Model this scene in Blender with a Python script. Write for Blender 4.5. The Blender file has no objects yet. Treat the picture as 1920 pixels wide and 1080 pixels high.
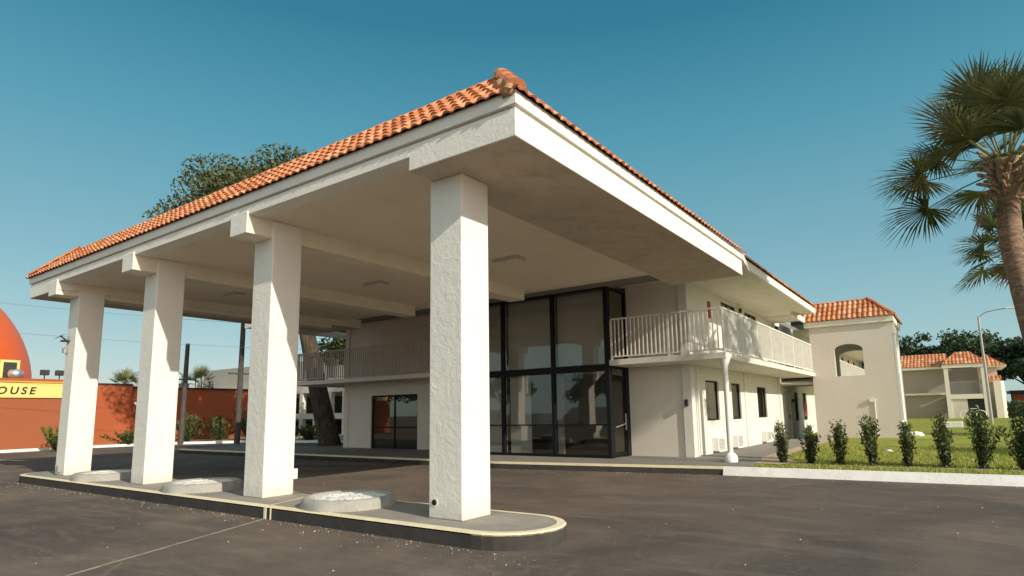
import bpy, math, random
import numpy as np
from mathutils import Vector, Matrix
random.seed(7); RNG = np.random.default_rng(7)
PI = math.pi
scene = bpy.context.scene
col = scene.collection

# ------------------------------------------------------------------ mesh helper
class MB:
    def __init__(s): s.v = []; s.f = []; s.t = []; s.tint = None
    def n(s): return len(s.v)
    def quad(s, a, b, c, d, t=.5):
        n = len(s.v); s.v += [tuple(a), tuple(b), tuple(c), tuple(d)]; s.f.append((n, n+1, n+2, n+3)); s.t.append(t)
    def poly(s, pts, t=.5):
        n = len(s.v); s.v += [tuple(p) for p in pts]; s.f.append(tuple(range(n, n+len(pts)))); s.t.append(t)
    def box(s, x0, x1, y0, y1, z0, z1, t=.5):
        if x0 > x1: x0, x1 = x1, x0
        if y0 > y1: y0, y1 = y1, y0
        if z0 > z1: z0, z1 = z1, z0
        n = len(s.v)
        s.v += [(x0,y0,z0),(x1,y0,z0),(x1,y1,z0),(x0,y1,z0),(x0,y0,z1),(x1,y0,z1),(x1,y1,z1),(x0,y1,z1)]
        for q in ((3,2,1,0),(4,5,6,7),(0,1,5,4),(1,2,6,5),(2,3,7,6),(3,0,4,7)):
            s.f.append(tuple(n+i for i in q)); s.t.append(t)
    def prism(s, pts, z0, z1, t=.5, top=True):
        """pts: CCW outline (x,y)"""
        k = len(pts); n = len(s.v)
        s.v += [(p[0], p[1], z0) for p in pts] + [(p[0], p[1], z1) for p in pts]
        for i in range(k):
            j = (i+1) % k
            s.f.append((n+i, n+j, n+k+j, n+k+i)); s.t.append(t)
        if top: s.f.append(tuple(n+k+i for i in range(k))); s.t.append(t)
        s.f.append(tuple(n+k-1-i for i in range(k))); s.t.append(t)
    def tube(s, pts, rad, seg=8, t=.5, caps=True):
        pts = [Vector(p) for p in pts]
        if not hasattr(rad, '__len__'): rad = [rad]*len(pts)
        n = len(s.v); ref = None
        for i, p in enumerate(pts):
            d = (pts[min(i+1, len(pts)-1)] - pts[max(i-1, 0)]).normalized()
            if ref is None:
                ref = Vector((1,0,0)) if abs(d.x) < .8 else Vector((0,1,0))
            a = (ref - d*ref.dot(d)).normalized(); b = d.cross(a); ref = a
            for k in range(seg):
                w = 2*PI*k/seg
                s.v.append(tuple(p + (a*math.cos(w) + b*math.sin(w))*rad[i]))
        for i in range(len(pts)-1):
            for k in range(seg):
                j = (k+1) % seg
                s.f.append((n+i*seg+k, n+i*seg+j, n+(i+1)*seg+j, n+(i+1)*seg+k)); s.t.append(t)
        if caps:
            s.f.append(tuple(n+seg-1-k for k in range(seg))); s.t.append(t)
            m = n+(len(pts)-1)*seg
            s.f.append(tuple(m+k for k in range(seg))); s.t.append(t)
    def lathe(s, cx, cy, prof, seg=24, t=.5):
        n = len(s.v)
        for r, z in prof:
            for k in range(seg):
                w = 2*PI*k/seg; s.v.append((cx+r*math.cos(w), cy+r*math.sin(w), z))
        for i in range(len(prof)-1):
            for k in range(seg):
                j = (k+1) % seg
                s.f.append((n+i*seg+k, n+i*seg+j, n+(i+1)*seg+j, n+(i+1)*seg+k)); s.t.append(t)
    def build(s, name, mat, parent=None, smooth=False, bevel=0, loc=None):
        me = bpy.data.meshes.new(name)
        me.from_pydata(s.v, [], s.f)
        at = me.attributes.new('tint', 'FLOAT', 'FACE')
        at.data.foreach_set('value', np.array(s.t, dtype=np.float32))
        me.materials.append(mat)
        if smooth: me.shade_smooth()
        me.update()
        o = bpy.data.objects.new(name, me); col.objects.link(o)
        if parent is not None: o.parent = parent
        if loc is not None: o.location = loc
        if bevel:
            m = o.modifiers.new('bevel', 'BEVEL'); m.width = bevel; m.segments = 2; m.limit_method = 'ANGLE'
        return o

def add_quads(name, P, tint, mat, parent=None, loc=None):
    """P: (N,4,3) array of leaf quads"""
    N = P.shape[0]
    me = bpy.data.meshes.new(name)
    me.vertices.add(N*4); me.vertices.foreach_set('co', P.reshape(-1).astype(np.float32))
    me.loops.add(N*4); me.loops.foreach_set('vertex_index', np.arange(N*4, dtype=np.int32))
    me.polygons.add(N); me.polygons.foreach_set('loop_start', np.arange(0, N*4, 4, dtype=np.int32))
    me.update(calc_edges=True)
    at = me.attributes.new('tint', 'FLOAT', 'FACE'); at.data.foreach_set('value', tint.astype(np.float32))
    me.materials.append(mat); me.validate()
    o = bpy.data.objects.new(name, me); col.objects.link(o)
    if parent is not None: o.parent = parent
    if loc is not None: o.location = loc
    return o

def tag(o, label=None, cat=None, group=None, kind=None):
    if label: o['label'] = label
    if cat: o['category'] = cat
    if group: o['group'] = group
    if kind: o['kind'] = kind
    return o
def thing(name, label, cat, loc=(0,0,0), group=None, rz=0):
    o = bpy.data.objects.new(name, None); col.objects.link(o)
    o.location = loc; o.rotation_euler = (0,0,rz); o.empty_display_size = .3
    return tag(o, label, cat, group)
def copy_tree(o, parent=None):
    c = o.copy(); col.objects.link(c)
    if parent is not None: c.parent = parent
    for ch in list(o.children): copy_tree(ch, c)
    return c
def struct(o, label, cat): return tag(o, label, cat, kind='structure')

# ------------------------------------------------------------------ materials
class NT:
    def __init__(s, name):
        s.m = bpy.data.materials.new(name); s.m.use_nodes = True
        s.t = s.m.node_tree; s.t.nodes.clear()
        s.out = s.t.nodes.new('ShaderNodeOutputMaterial')
        s.tc = s.t.nodes.new('ShaderNodeTexCoord').outputs['Object']
    def n(s, ty, ins=None, **kw):
        nd = s.t.nodes.new(ty)
        for k, v in kw.items(): setattr(nd, k, v)
        if ins:
            for k, v in ins.items():
                if isinstance(v, bpy.types.NodeSocket): s.t.links.new(v, nd.inputs[k])
                else: nd.inputs[k].default_value = v
        return nd
    def noise(s, scale, detail=4, rough=.55, dist=0, vec=None):
        return s.n('ShaderNodeTexNoise', {'Vector': vec or s.tc, 'Scale': scale, 'Detail': detail, 'Roughness': rough, 'Distortion': dist}).outputs['Fac']
    def scale(s, v):
        return s.n('ShaderNodeMapping', {'Vector': s.tc, 'Scale': v}).outputs['Vector']
    def ramp(s, fac, stops):
        r = s.n('ShaderNodeValToRGB', {'Fac': fac}); e = r.color_ramp.elements
        while len(e) < len(stops): e.new(.5)
        for i, (p, c) in enumerate(stops):
            e[i].position = p; e[i].color = (c, c, c, 1) if not hasattr(c, '__len__') else (*c[:3], 1)
        return r.outputs['Color']
    def mix(s, fac, a, b, mode='MIX'):
        nd = s.n('ShaderNodeMix', data_type='RGBA', blend_type=mode)
        for k, v in ((0, fac), (6, a), (7, b)):
            if isinstance(v, bpy.types.NodeSocket): s.t.links.new(v, nd.inputs[k])
            else: nd.inputs[k].default_value = v if k == 0 else ((*v, 1) if len(v) == 3 else v)
        return nd.outputs[2]
    def math(s, op, a, b=0.0):
        nd = s.n('ShaderNodeMath', operation=op)
        for k, v in ((0, a), (1, b)):
            if isinstance(v, bpy.types.NodeSocket): s.t.links.new(v, nd.inputs[k])
            else: nd.inputs[k].default_value = v
        return nd.outputs[0]
    def attr(s, name='tint'): return s.n('ShaderNodeAttribute', attribute_name=name).outputs['Fac']
    def bump(s, h, strength=.4, dist=.02, normal=None):
        i = {'Height': h, 'Strength': strength, 'Distance': dist}
        if normal: i['Normal'] = normal
        return s.n('ShaderNodeBump', i).outputs['Normal']
    def done(s, color, rough=.8, normal=None, metal=0, spec=.3, **kw):
        i = {'Roughness': rough, 'Metallic': metal, 'Specular IOR Level': spec}
        i['Base Color'] = color if isinstance(color, bpy.types.NodeSocket) else (*color, 1)
        if normal: i['Normal'] = normal
        i.update(kw)
        b = s.n('ShaderNodeBsdfPrincipled', i)
        s.t.links.new(b.outputs[0], s.out.inputs[0]); return s.m

def m_stucco(name, base_c, rough_amt=.5, stain=.25, stain_col=(.3,.26,.2), scale=1.0, bdist=.02, streak=0, base=False):
    t = NT(name)
    big = t.noise(.9*scale, 5, .6, .4); fine = t.noise(14*scale, 6, .65, .8); mid = t.noise(5*scale, 4, .6, 1.5)
    c = t.mix(t.ramp(big, [(.35, 0), (.75, 1)]), tuple(b*.93 for b in base_c), base_c)
    st = t.ramp(t.noise(2.1*scale, 8, .72, .15), [(.46, 0), (.74, 1)])
    c = t.mix(t.math('MULTIPLY', st, stain), c, stain_col)
    if streak:
        sv = t.scale((9, 9, .5)); sk = t.ramp(t.noise(1, 5, .6, 0, sv), [(.5, 0), (.75, 1)])
        c = t.mix(t.math('MULTIPLY', sk, streak), c, stain_col)
    if base:
        z = t.n('ShaderNodeSeparateXYZ', {'Vector': t.tc}).outputs[2]
        zz = t.math('ADD', z, t.math('MULTIPLY', t.noise(7, 4), .35))
        c = t.mix(t.math('MULTIPLY', t.ramp(zz, [(.30, 1), (.62, 0)]), .45), c, (.40,.35,.29))
    h = t.math('ADD', t.math('MULTIPLY', mid, .8), t.math('MULTIPLY', fine, .45))
    return t.done(c, .88, t.bump(h, rough_amt, bdist), spec=.2)

def m_plain(name, c, rough=.6, var=.12, scale=6, metal=0, spec=.4, bump=0):
    t = NT(name)
    cc = t.mix(t.noise(scale, 5), tuple(x*(1-var) for x in c), tuple(min(1, x*(1+var)) for x in c))
    return t.done(cc, rough, t.bump(t.noise(scale*8, 4), bump, .01) if bump else None, metal, spec)

M = {}
M['column'] = m_stucco('column_stucco', (.86,.82,.735), .55, .14, (.58,.53,.45), 1.0, .026, .06, base=True)
M['fascia'] = m_stucco('fascia_stucco', (.87,.825,.745), .45, .10, (.5,.46,.38), 1.2, .02)
M['board'] = m_stucco('fascia_board_paint', (.86,.82,.745), .12, .12, (.5,.47,.4), 1.0, .008, .08)
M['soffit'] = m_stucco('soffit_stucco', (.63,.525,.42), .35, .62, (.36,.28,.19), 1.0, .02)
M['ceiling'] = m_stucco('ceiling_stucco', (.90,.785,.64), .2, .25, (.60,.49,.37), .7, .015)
M['beam'] = m_stucco('beam_stucco', (.86,.77,.63), .3, .25, (.4,.33,.24), 1, .015)
M['wall'] = m_stucco('wall_stucco', (.76,.695,.60), .25, .12, (.45,.42,.38), 1, .01, .10)
M['sidewall'] = m_stucco('side_wall_paint', (.77,.75,.67), .2, .12, (.55,.5,.42), 1, .01, .12)
M['tower'] = m_stucco('tower_stucco', (.68,.61,.535), .25, .22, (.52,.47,.41), .6, .01, .10)
M['slab'] = m_stucco('balcony_slab_paint', (.78,.73,.65), .2, .3, (.42,.38,.33), 1.5, .01)
M['rail'] = m_stucco('railing_paint', (.80,.77,.70), .1, .45, (.36,.34,.31), 2.2, .004)
M['white'] = m_plain('white_paint', (.78,.76,.71), .55, .06)
M['frame'] = m_plain('black_window_frame', (.007,.008,.010), .55, .2, spec=.25)
M['dark'] = m_plain('dark_metal', (.03,.03,.033), .5, .2)
M['grey'] = m_plain('grey_metal', (.35,.35,.34), .45, .15, metal=.4)
M['interior'] = m_plain('interior_plaster', (.62,.61,.58), .9, .05)
M['intfloor'] = m_plain('interior_floor', (.16,.15,.14), .5, .2)
M['curtain'] = m_plain('curtain_cloth', (.42,.39,.34), .9, .12, 3)
M['blind'] = m_plain('grey_roller_blind', (.52,.52,.49), .9, .06, 1)
M['slateblind'] = m_plain('slate_blind', (.10,.12,.125), .9, .1, 1)
M['redcloth'] = m_plain('red_panel', (.33,.075,.05), .7, .15)
M['gravel'] = None

def m_kerb(name, base, dirt=.35):
    t = NT(name)
    c = t.mix(t.ramp(t.noise(3, 6, .7, .6), [(.4, 0), (.7, 1)]), base, tuple(b*(1-dirt) for b in base))
    c = t.mix(t.ramp(t.noise(40, 3), [(.62, 0), (.7, 1)]), c, tuple(b*.5 for b in base))
    return t.done(c, .9, t.bump(t.noise(30, 5), .3, .01), spec=.2)
M['kerbdark'] = m_kerb('dark_painted_kerb', (.07,.063,.058))
M['kerbwhite'] = m_kerb('white_kerb', (.90,.88,.84), .16)
M['cream'] = m_kerb('cream_stripe_paint', (.86,.74,.50), .15)
M['concrete'] = m_kerb('grey_concrete', (.27,.25,.225), .25)
M['islandtop'] = m_kerb('island_concrete', (.34,.31,.275), .2)
M['ring'] = m_kerb('planter_concrete', (.42,.40,.36), .3)
M['sand'] = m_kerb('sandy_soil', (.55,.44,.31), .35)

def m_asphalt():
    t = NT('asphalt')
    big = t.noise(.22, 6, .62, 1.0); mid = t.noise(1.3, 6, .65, .6); fine = t.noise(90, 3, .7)
    sv = t.scale((.5, 2.2, 1)); wisp = t.noise(.9, 6, .65, 1.5, sv)
    c = t.mix(t.ramp(big, [(.36, 0), (.64, 1)]), (.060,.050,.043), (.180,.132,.100))
    c = t.mix(t.math('MULTIPLY', t.ramp(wisp, [(.5, 0), (.75, 1)]), .42), c, (.30,.225,.172))
    c = t.mix(t.math('MULTIPLY', t.ramp(mid, [(.52, 0), (.72, 1)]), .35), c, (.055,.047,.042))
    c = t.mix(t.math('MULTIPLY', t.ramp(fine, [(.42, 0), (.72, 1)]), .5), c, (.26,.22,.19))
    # sealed cracks: pale wandering lines, only in patches
    dv = t.n('ShaderNodeVectorMath', {0: t.tc, 1: t.n('ShaderNodeTexNoise', {'Vector': t.tc, 'Scale': 1.1, 'Detail': 5.0, 'Roughness': .65}).outputs['Color']}, operation='ADD').outputs[0]
    for sc, w, seed, amt in ((.28, .0045, (3.1, 1.7, 0), .30), (.75, .006, (9.2, 4.4, 0), .16)):
        vv = t.n('ShaderNodeVectorMath', {0: dv, 1: seed}, operation='ADD').outputs[0]
        vo = t.n('ShaderNodeTexVoronoi', {'Vector': vv, 'Scale': sc}, feature='DISTANCE_TO_EDGE').outputs['Distance']
        line = t.ramp(vo, [(0, 1), (w, .7), (w*2.2, 0)])
        patch = t.ramp(t.noise(.3 if sc < .5 else .5, 3, .5, 0, vv), [(.5, 0), (.58, 1)])
        c = t.mix(t.math('MULTIPLY', t.math('MULTIPLY', line, patch), amt), c, (.34,.29,.24))
    sp = t.n('ShaderNodeTexVoronoi', {'Vector': t.tc, 'Scale': 1.7}).outputs['Distance']
    c = t.mix(t.ramp(sp, [(.02, .6), (.03, 0)]), c, (.42,.38,.31))
    r = t.ramp(mid, [(.3, .72), (.7, .9)])
    return t.done(c, r, t.bump(t.noise(160, 3, .7), .35, .01), spec=.3)
M['asphalt'] = m_asphalt()

def m_gravel():
    t = NT('white_gravel')
    vo = t.n('ShaderNodeTexVoronoi', {'Vector': t.tc, 'Scale': 28.0})
    c = t.mix(t.ramp(t.n('ShaderNodeSeparateColor', {'Color': vo.outputs['Color']}).outputs[0], [(.03, 0), (.10, 1)]), (.35,.32,.3), (.90,.87,.82))
    return t.done(c, .9, t.bump(vo.outputs['Distance'], .9, .03))
M['gravel'] = m_gravel()

def m_tile():
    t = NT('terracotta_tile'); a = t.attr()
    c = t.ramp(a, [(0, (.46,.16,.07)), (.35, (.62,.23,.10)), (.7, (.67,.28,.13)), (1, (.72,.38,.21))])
    c = t.mix(t.math('MULTIPLY', t.ramp(t.noise(6, 5, .7), [(.5, 0), (.7, 1)]), .35), c, (.30,.12,.06))
    c = t.mix(t.math('MULTIPLY', t.ramp(t.noise(.5, 4, .6), [(.5, 0), (.7, 1)]), .2), c, (.8,.48,.28))
    return t.done(c, .75, t.bump(t.noise(40, 4), .3, .01), spec=.3)
M['tile'] = m_tile()
M['mortar'] = m_stucco('ridge_mortar', (.50,.30,.18), .8, .6, (.28,.2,.12), 3, .03)

def m_glass(refl=.3, tint=(.30,.32,.33), name='window_glass'):
    t = NT(name)
    lw = t.n('ShaderNodeLayerWeight', {'Blend': .35}).outputs['Fresnel']
    f = t.math('ADD', t.math('MULTIPLY', lw, .42), refl)
    g = t.n('ShaderNodeBsdfGlossy', {'Color': (.84,.81,.75,1), 'Roughness': .02})
    tr = t.n('ShaderNodeBsdfTransparent', {'Color': (*tint, 1)})
    mx = t.n('ShaderNodeMixShader', {0: f, 1: tr.outputs[0], 2: g.outputs[0]})
    t.t.links.new(mx.outputs[0], t.out.inputs[0]); return t.m
M['glass'] = m_glass(.10, (.86,.86,.84))
M['glasspale'] = m_glass(.07, (.55,.55,.52), 'pale_window_glass')

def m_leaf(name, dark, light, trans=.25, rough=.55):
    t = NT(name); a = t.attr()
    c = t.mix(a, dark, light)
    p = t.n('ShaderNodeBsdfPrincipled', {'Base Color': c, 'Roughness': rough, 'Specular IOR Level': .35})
    tr = t.n('ShaderNodeBsdfTranslucent', {'Color': c})
    mx = t.n('ShaderNodeMixShader', {0: trans, 1: p.outputs[0], 2: tr.outputs[0]})
    t.t.links.new(mx.outputs[0], t.out.inputs[0]); return t.m
M['oakleaf'] = m_leaf('oak_leaves', (.030,.046,.016), (.15,.165,.06))
M['farleaf'] = m_leaf('far_tree_leaves', (.018,.034,.014), (.085,.125,.05))
M['palmleaf'] = m_leaf('palm_leaves', (.022,.036,.014), (.30,.31,.12), .22, .38)
M['deadleaf'] = m_leaf('dead_palm_leaves', (.13,.07,.03), (.32,.20,.10), .2)
M['shrubleaf'] = m_leaf('shrub_leaves', (.028,.046,.014), (.20,.23,.07))
M['bushleaf'] = m_leaf('bush_leaves', (.05,.08,.02), (.28,.32,.08))
M['grassblade'] = m_leaf('grass_blades', (.20,.24,.04), (.50,.50,.12), .3, .7)

def m_bark(name, a, b, sc=(6,6,1.2), bump=.8):
    t = NT(name); v = t.scale(sc)
    n = t.noise(1.5, 6, .65, .8, v)
    return t.done(t.mix(t.ramp(n, [(.35, 0), (.65, 1)]), a, b), .9, t.bump(n, bump, .05), spec=.15)
M['oakbark'] = m_bark('oak_bark', (.032,.024,.018), (.13,.097,.068))
M['palmbark'] = m_bark('palm_bark', (.15,.095,.06), (.36,.25,.17), (3,3,9), .7)
M['boot'] = m_bark('palm_leaf_bases', (.16,.10,.055), (.50,.37,.24), (5,5,5), .7)
M['pole'] = m_bark('pole_wood', (.05,.045,.04), (.13,.115,.10), (20,20,1), .3)

def m_grass():
    t = NT('lawn_grass')
    n = t.noise(.6, 6, .65, .5); f = t.noise(22, 4, .7); sv = t.scale((.5, 3, 1)); w = t.noise(1.2, 5, .6, .6, sv)
    c = t.mix(t.ramp(n, [(.3, 0), (.7, 1)]), (.24,.27,.05), (.42,.42,.09))
    c = t.mix(t.math('MULTIPLY', t.ramp(w, [(.5, 0), (.7, 1)]), .5), c, (.55,.52,.15))
    c = t.mix(t.math('MULTIPLY', t.ramp(f, [(.4, 0), (.65, 1)]), .5), c, (.09,.13,.03))
    return t.done(c, .95, t.bump(f, .8, .04), spec=.1)
M['grass'] = m_grass()

M['orange'] = m_stucco('orange_wall_paint', (.34,.11,.05), .2, .12, (.35,.11,.05), .5, .01)
M['redorange'] = m_stucco('red_orange_wall_paint', (.42,.11,.045), .2, .15, (.35,.1,.05), .5, .01)
def m_dome():
    t = NT('orange_dome_paint')
    z = t.n('ShaderNodeSeparateXYZ', {'Vector': t.tc}).outputs[2]
    c = t.mix(t.noise(.7, 5), (.76,.105,.02), (.88,.17,.03))
    return t.done(c, .45, t.bump(t.noise(30, 3), .15, .01), spec=.4)
M['dome'] = m_dome()
M['yellow'] = m_plain('yellow_sign_band', (.80,.62,.20), .6, .06, 1.5)
M['yellowdeep'] = m_plain('ochre_trim', (.60,.33,.06), .6, .1)
M['black'] = m_plain('black_lettering', (.015,.02,.012), .6, .1)
M['aluminium'] = m_plain('aluminium', (.7,.7,.7), .35, .05, metal=.8)
M['backwall'] = m_stucco('beige_block_wall', (.36,.315,.26), .2, .2, (.4,.36,.3), .5, .01)  # beige darkened so the colour carries the shade under the eaves
M['creamtrim'] = m_plain('cream_trim', (.78,.72,.60), .7, .07)
M['signred'] = m_plain('sign_red', (.55,.2,.15), .6, .1)

# ------------------------------------------------------------------ camera
f_px = 1138.33
yaw, pitch, roll = .6092, .1431, -.0173
Fv = Vector((-math.sin(yaw)*math.cos(pitch), math.cos(yaw)*math.cos(pitch), math.sin(pitch)))
Rv = Vector((math.cos(yaw), math.sin(yaw), 0)); Uv = Rv.cross(Fv)
R2 = math.cos(roll)*Rv + math.sin(roll)*Uv; U2 = -math.sin(roll)*Rv + math.cos(roll)*Uv
cam = bpy.data.cameras.new('camera'); co = bpy.data.objects.new('camera', cam); col.objects.link(co)
cam.sensor_width = 36; cam.lens = f_px*36/1920
cam.shift_x = -21.5/1920; cam.shift_y = 69.4/1920
mw = Matrix((R2, U2, -Fv)).transposed().to_4x4(); mw.translation = (5.35, -6.207, 1.538)
co.matrix_world = mw; cam.clip_end = 2000; cam.clip_start = .05
scene.camera = co

# ------------------------------------------------------------------ light
sd = Vector((1, -.208, .5)).normalized()
el = math.asin(sd.z); az = math.atan2(sd.x, sd.y)
world = bpy.data.worlds.new('World'); scene.world = world; world.use_nodes = True
wt = world.node_tree; wt.nodes.clear()
sky = wt.nodes.new('ShaderNodeTexSky'); sky.sky_type = 'NISHITA'; sky.sun_disc = False
sky.sun_elevation = el; sky.sun_rotation = az; sky.air_density = 1.0; sky.dust_density = .6; sky.ozone_density = 1.0
tm = wt.nodes.new('ShaderNodeMix'); tm.data_type = 'RGBA'; tm.blend_type = 'MULTIPLY'; tm.inputs[0].default_value = 1
tm.inputs[7].default_value = (.1, .1, .1, 1)
sep = wt.nodes.new('ShaderNodeSeparateColor'); cmb = wt.nodes.new('ShaderNodeCombineColor')
wt.links.new(tm.outputs[2], sep.inputs[0])
for ch, (pw, k) in enumerate(((1.62, 1.42), (.90, .93), (.85, .83))):   # film-like grade of the sky colour
    p_ = wt.nodes.new('ShaderNodeMath'); p_.operation = 'POWER'; p_.inputs[1].default_value = pw
    q_ = wt.nodes.new('ShaderNodeMath'); q_.operation = 'MULTIPLY'; q_.inputs[1].default_value = k*10
    wt.links.new(sep.outputs[ch], p_.inputs[0]); wt.links.new(p_.outputs[0], q_.inputs[0]); wt.links.new(q_.outputs[0], cmb.inputs[ch])
bg = wt.nodes.new('ShaderNodeBackground'); bg.inputs['Strength'].default_value = .10
wo = wt.nodes.new('ShaderNodeOutputWorld')
wt.links.new(sky.outputs[0], tm.inputs[6]); gtc = wt.nodes.new('ShaderNodeTexCoord'); gsx = wt.nodes.new('ShaderNodeSeparateXYZ'); wt.links.new(gtc.outputs['Generated'], gsx.inputs[0])
grp = wt.nodes.new('ShaderNodeValToRGB'); ge = grp.color_ramp.elements
def s2l(c): return tuple(((v/255+.055)/1.055)**2.4 for v in c)
stops = [(0,(186,214,214)),(.08,(174,208,213)),(.23,(140,186,200)),(.42,(92,162,184)),(.56,(56,130,156)),(.8,(40,105,135)),(1,(34,95,125))]
while len(ge) < len(stops): ge.new(.5)
for e_, (p_, c_) in zip(ge, stops): e_.position = p_; e_.color = (*s2l(c_), 1)
wt.links.new(gsx.outputs[2], grp.inputs[0])
gm = wt.nodes.new('ShaderNodeMix'); gm.data_type = 'RGBA'; gm.blend_type = 'MULTIPLY'; gm.inputs[0].default_value = 1; gm.inputs[7].default_value = (10,10,10,1)
wt.links.new(grp.outputs[0], gm.inputs[6])
fm = wt.nodes.new('ShaderNodeMix'); fm.data_type = 'RGBA'; fm.inputs[0].default_value = .72
wt.links.new(cmb.outputs[0], fm.inputs[6]); wt.links.new(gm.outputs[2], fm.inputs[7])
dp = wt.nodes.new('ShaderNodeVectorMath'); dp.operation = 'DOT_PRODUCT'; dp.inputs[1].default_value = tuple(Vector((.75,-.62,.28)).normalized()); wt.links.new(gtc.outputs['Generated'], dp.inputs[0])  # added warm glow from outside the view, brightens faces turned to -Y
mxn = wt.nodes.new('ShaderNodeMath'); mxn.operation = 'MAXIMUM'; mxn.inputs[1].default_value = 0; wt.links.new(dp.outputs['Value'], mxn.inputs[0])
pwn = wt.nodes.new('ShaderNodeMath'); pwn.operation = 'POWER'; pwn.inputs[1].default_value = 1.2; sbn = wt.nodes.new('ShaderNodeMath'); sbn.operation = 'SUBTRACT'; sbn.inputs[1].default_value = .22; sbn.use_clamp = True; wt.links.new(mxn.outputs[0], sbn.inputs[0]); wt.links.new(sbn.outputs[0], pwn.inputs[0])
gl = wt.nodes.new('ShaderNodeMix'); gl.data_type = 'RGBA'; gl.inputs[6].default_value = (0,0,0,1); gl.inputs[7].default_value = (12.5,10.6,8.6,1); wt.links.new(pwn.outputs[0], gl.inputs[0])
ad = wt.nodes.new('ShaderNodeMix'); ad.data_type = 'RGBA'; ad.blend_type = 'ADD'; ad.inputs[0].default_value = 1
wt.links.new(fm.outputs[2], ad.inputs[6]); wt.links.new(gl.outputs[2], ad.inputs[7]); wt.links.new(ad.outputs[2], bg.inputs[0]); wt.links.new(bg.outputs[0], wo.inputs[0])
sun = bpy.data.lights.new('sun', 'SUN'); sun.energy = 4.5; sun.angle = math.radians(.53); sun.color = (1, .92, .77)
so = bpy.data.objects.new('sun', sun); col.objects.link(so)
so.rotation_euler = (-sd).to_track_quat('-Z', 'Y').to_euler()
scene.view_settings.view_transform = 'Standard'; scene.view_settings.look = 'None'; scene.view_settings.exposure = 0

# ------------------------------------------------------------------ setting: ground
GZ = -.04
g = MB(); g.quad((-400,-400,GZ),(400,-400,GZ),(400,500,GZ),(-400,500,GZ))
struct(g.build('parking_lot', M['asphalt']), 'brown grey cracked asphalt of the parking lot and drive', 'asphalt')

# front kerb line polyline (front edge of the raised walk)
KL = [(-24, 8.0), (-5.6, 7.9), (.66, 8.86)]
KR = [(.66, 8.86), (6.3, 9.2), (14, 9.75), (40, 11.6)]
s = MB()
s.prism([(-24,8.3), (-5.6,8.2), (.66,9.14), (1.25,9.2), (1.25,10.4), (.72,12.2), (.72,24), (-1.0,24), (-1.0,11.6), (-24,11.6)], GZ, .15)
struct(s.build('sidewalk', M['concrete']), 'grey concrete walk along the foot of the motel', 'sidewalk')
def strip(name, pts, off0, off1, z0, z1, mat, label, cat, kind='structure', sl=0):
    b = MB(); P = [Vector((x, y, 0)) for x, y in pts]
    for a, c in zip(P[:-1], P[1:]):
        for q0, q1, zz in ((off0, off1, z1),):
            b.quad((a.x, a.y+q0, z1), (c.x, c.y+q0, z1), (c.x, c.y+q1, z1), (a.x, a.y+q1, z1))
            b.quad((a.x, a.y+q0-sl, z0), (c.x, c.y+q0-sl, z0), (c.x, c.y+q0, z1), (a.x, a.y+q0, z1))
            b.quad((a.x, a.y+q1, z1), (c.x, c.y+q1, z1), (c.x, c.y+q1, z0), (a.x, a.y+q1, z0))
    e = P[0]; b.quad((e.x, e.y+off0, z0), (e.x, e.y+off0, z1), (e.x, e.y+off1, z1), (e.x, e.y+off1, z0))
    e = P[-1]; b.quad((e.x, e.y+off0, z0), (e.x, e.y+off1, z0), (e.x, e.y+off1, z1), (e.x, e.y+off0, z1))
    o = b.build(name, mat); return tag(o, label, cat, kind=kind)
strip('dark_kerb', KL, 0, .296, GZ-.02, .146, M['kerbdark'], 'dark painted kerb face in front of the glass lobby', 'kerb')
strip('kerb_stripe', KL, -.006, .16, .10, .154, M['cream'], 'cream painted stripe along the lobby kerb edge', 'painted stripe')
strip('white_kerb', KR, 0, .22, GZ-.02, .15, M['kerbwhite'], 'long white painted kerb in front of the lawn', 'kerb', sl=.07)

# lawn
def lawn_z(y): return .135 if y < 12 else .135 + (y-12)*.0095
b = MB(); ys = [9.05, 10, 12, 16, 22, 30, 40, 52, 66, 90]; 
def kerb_y(x):
    for (x0,y0),(x1,y1) in zip(KR[:-1], KR[1:]):
        if x <= x1: return y0 + (y1-y0)*(x-x0)/(x1-x0)
    return KR[-1][1]
xs = [1.25, 2, 3, 4, 6, 8, 11, 15, 22, 40, 80]
for i in range(len(ys)-1):
    for j in range(len(xs)-1):
        def P(x, y, k):
            yy = kerb_y(x)+.2 if k == 0 else max(y, kerb_y(x)+.3+.05*k)
            return (x, yy, lawn_z(yy))
        b.quad(P(xs[j], ys[i], i), P(xs[j+1], ys[i], i), P(xs[j+1], ys[i+1], i+1), P(xs[j], ys[i+1], i+1))
b.quad((-10,28,.13),(1.25,28,.13),(1.25,90,.9),(-10,90,.9))
b.quad((.72,24,.14),(1.25,24,.14),(1.25,28,.15),(.72,28,.14))
struct(b.build('lawn', M['grass']), 'sunlit green lawn between the white kerb and the rear block', 'lawn')
# sandy edge beside the side walk
b = MB(); pts = [(.72,12.2,.156),(1.02,11.0,.156),(1.0,10.2,.156),(1.7,10.0,.158),(2.0,10.8,.158),(1.25,12.5,.158),(1.15,16,.16),(1.25,19,.18),(1.5,22.5,.23),(1.0,23.2,.23),(.72,22,.20),(.72,17,.17)]
b.poly(pts); struct(b.build('soil_edge', M['sand']), 'strip of bare sandy soil between the side walk and the lawn', 'soil')
b = MB()
for x_, y_ in ((1.66,10.62),(2.27,10.85),(2.98,10.62),(3.68,10.6),(4.37,10.7),(5.08,10.75),(5.76,10.75),(6.46,10.8)):
    b.poly([(x_+random.uniform(.2,.42)*math.cos(a), y_-.12+random.uniform(.22,.5)*math.sin(a), .1385) for a in [2*PI*k_/12 for k_ in range(12)]])
struct(b.build('soil_patches', M['sand']), 'bare soil around the feet of the young shrubs', 'soil')
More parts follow.
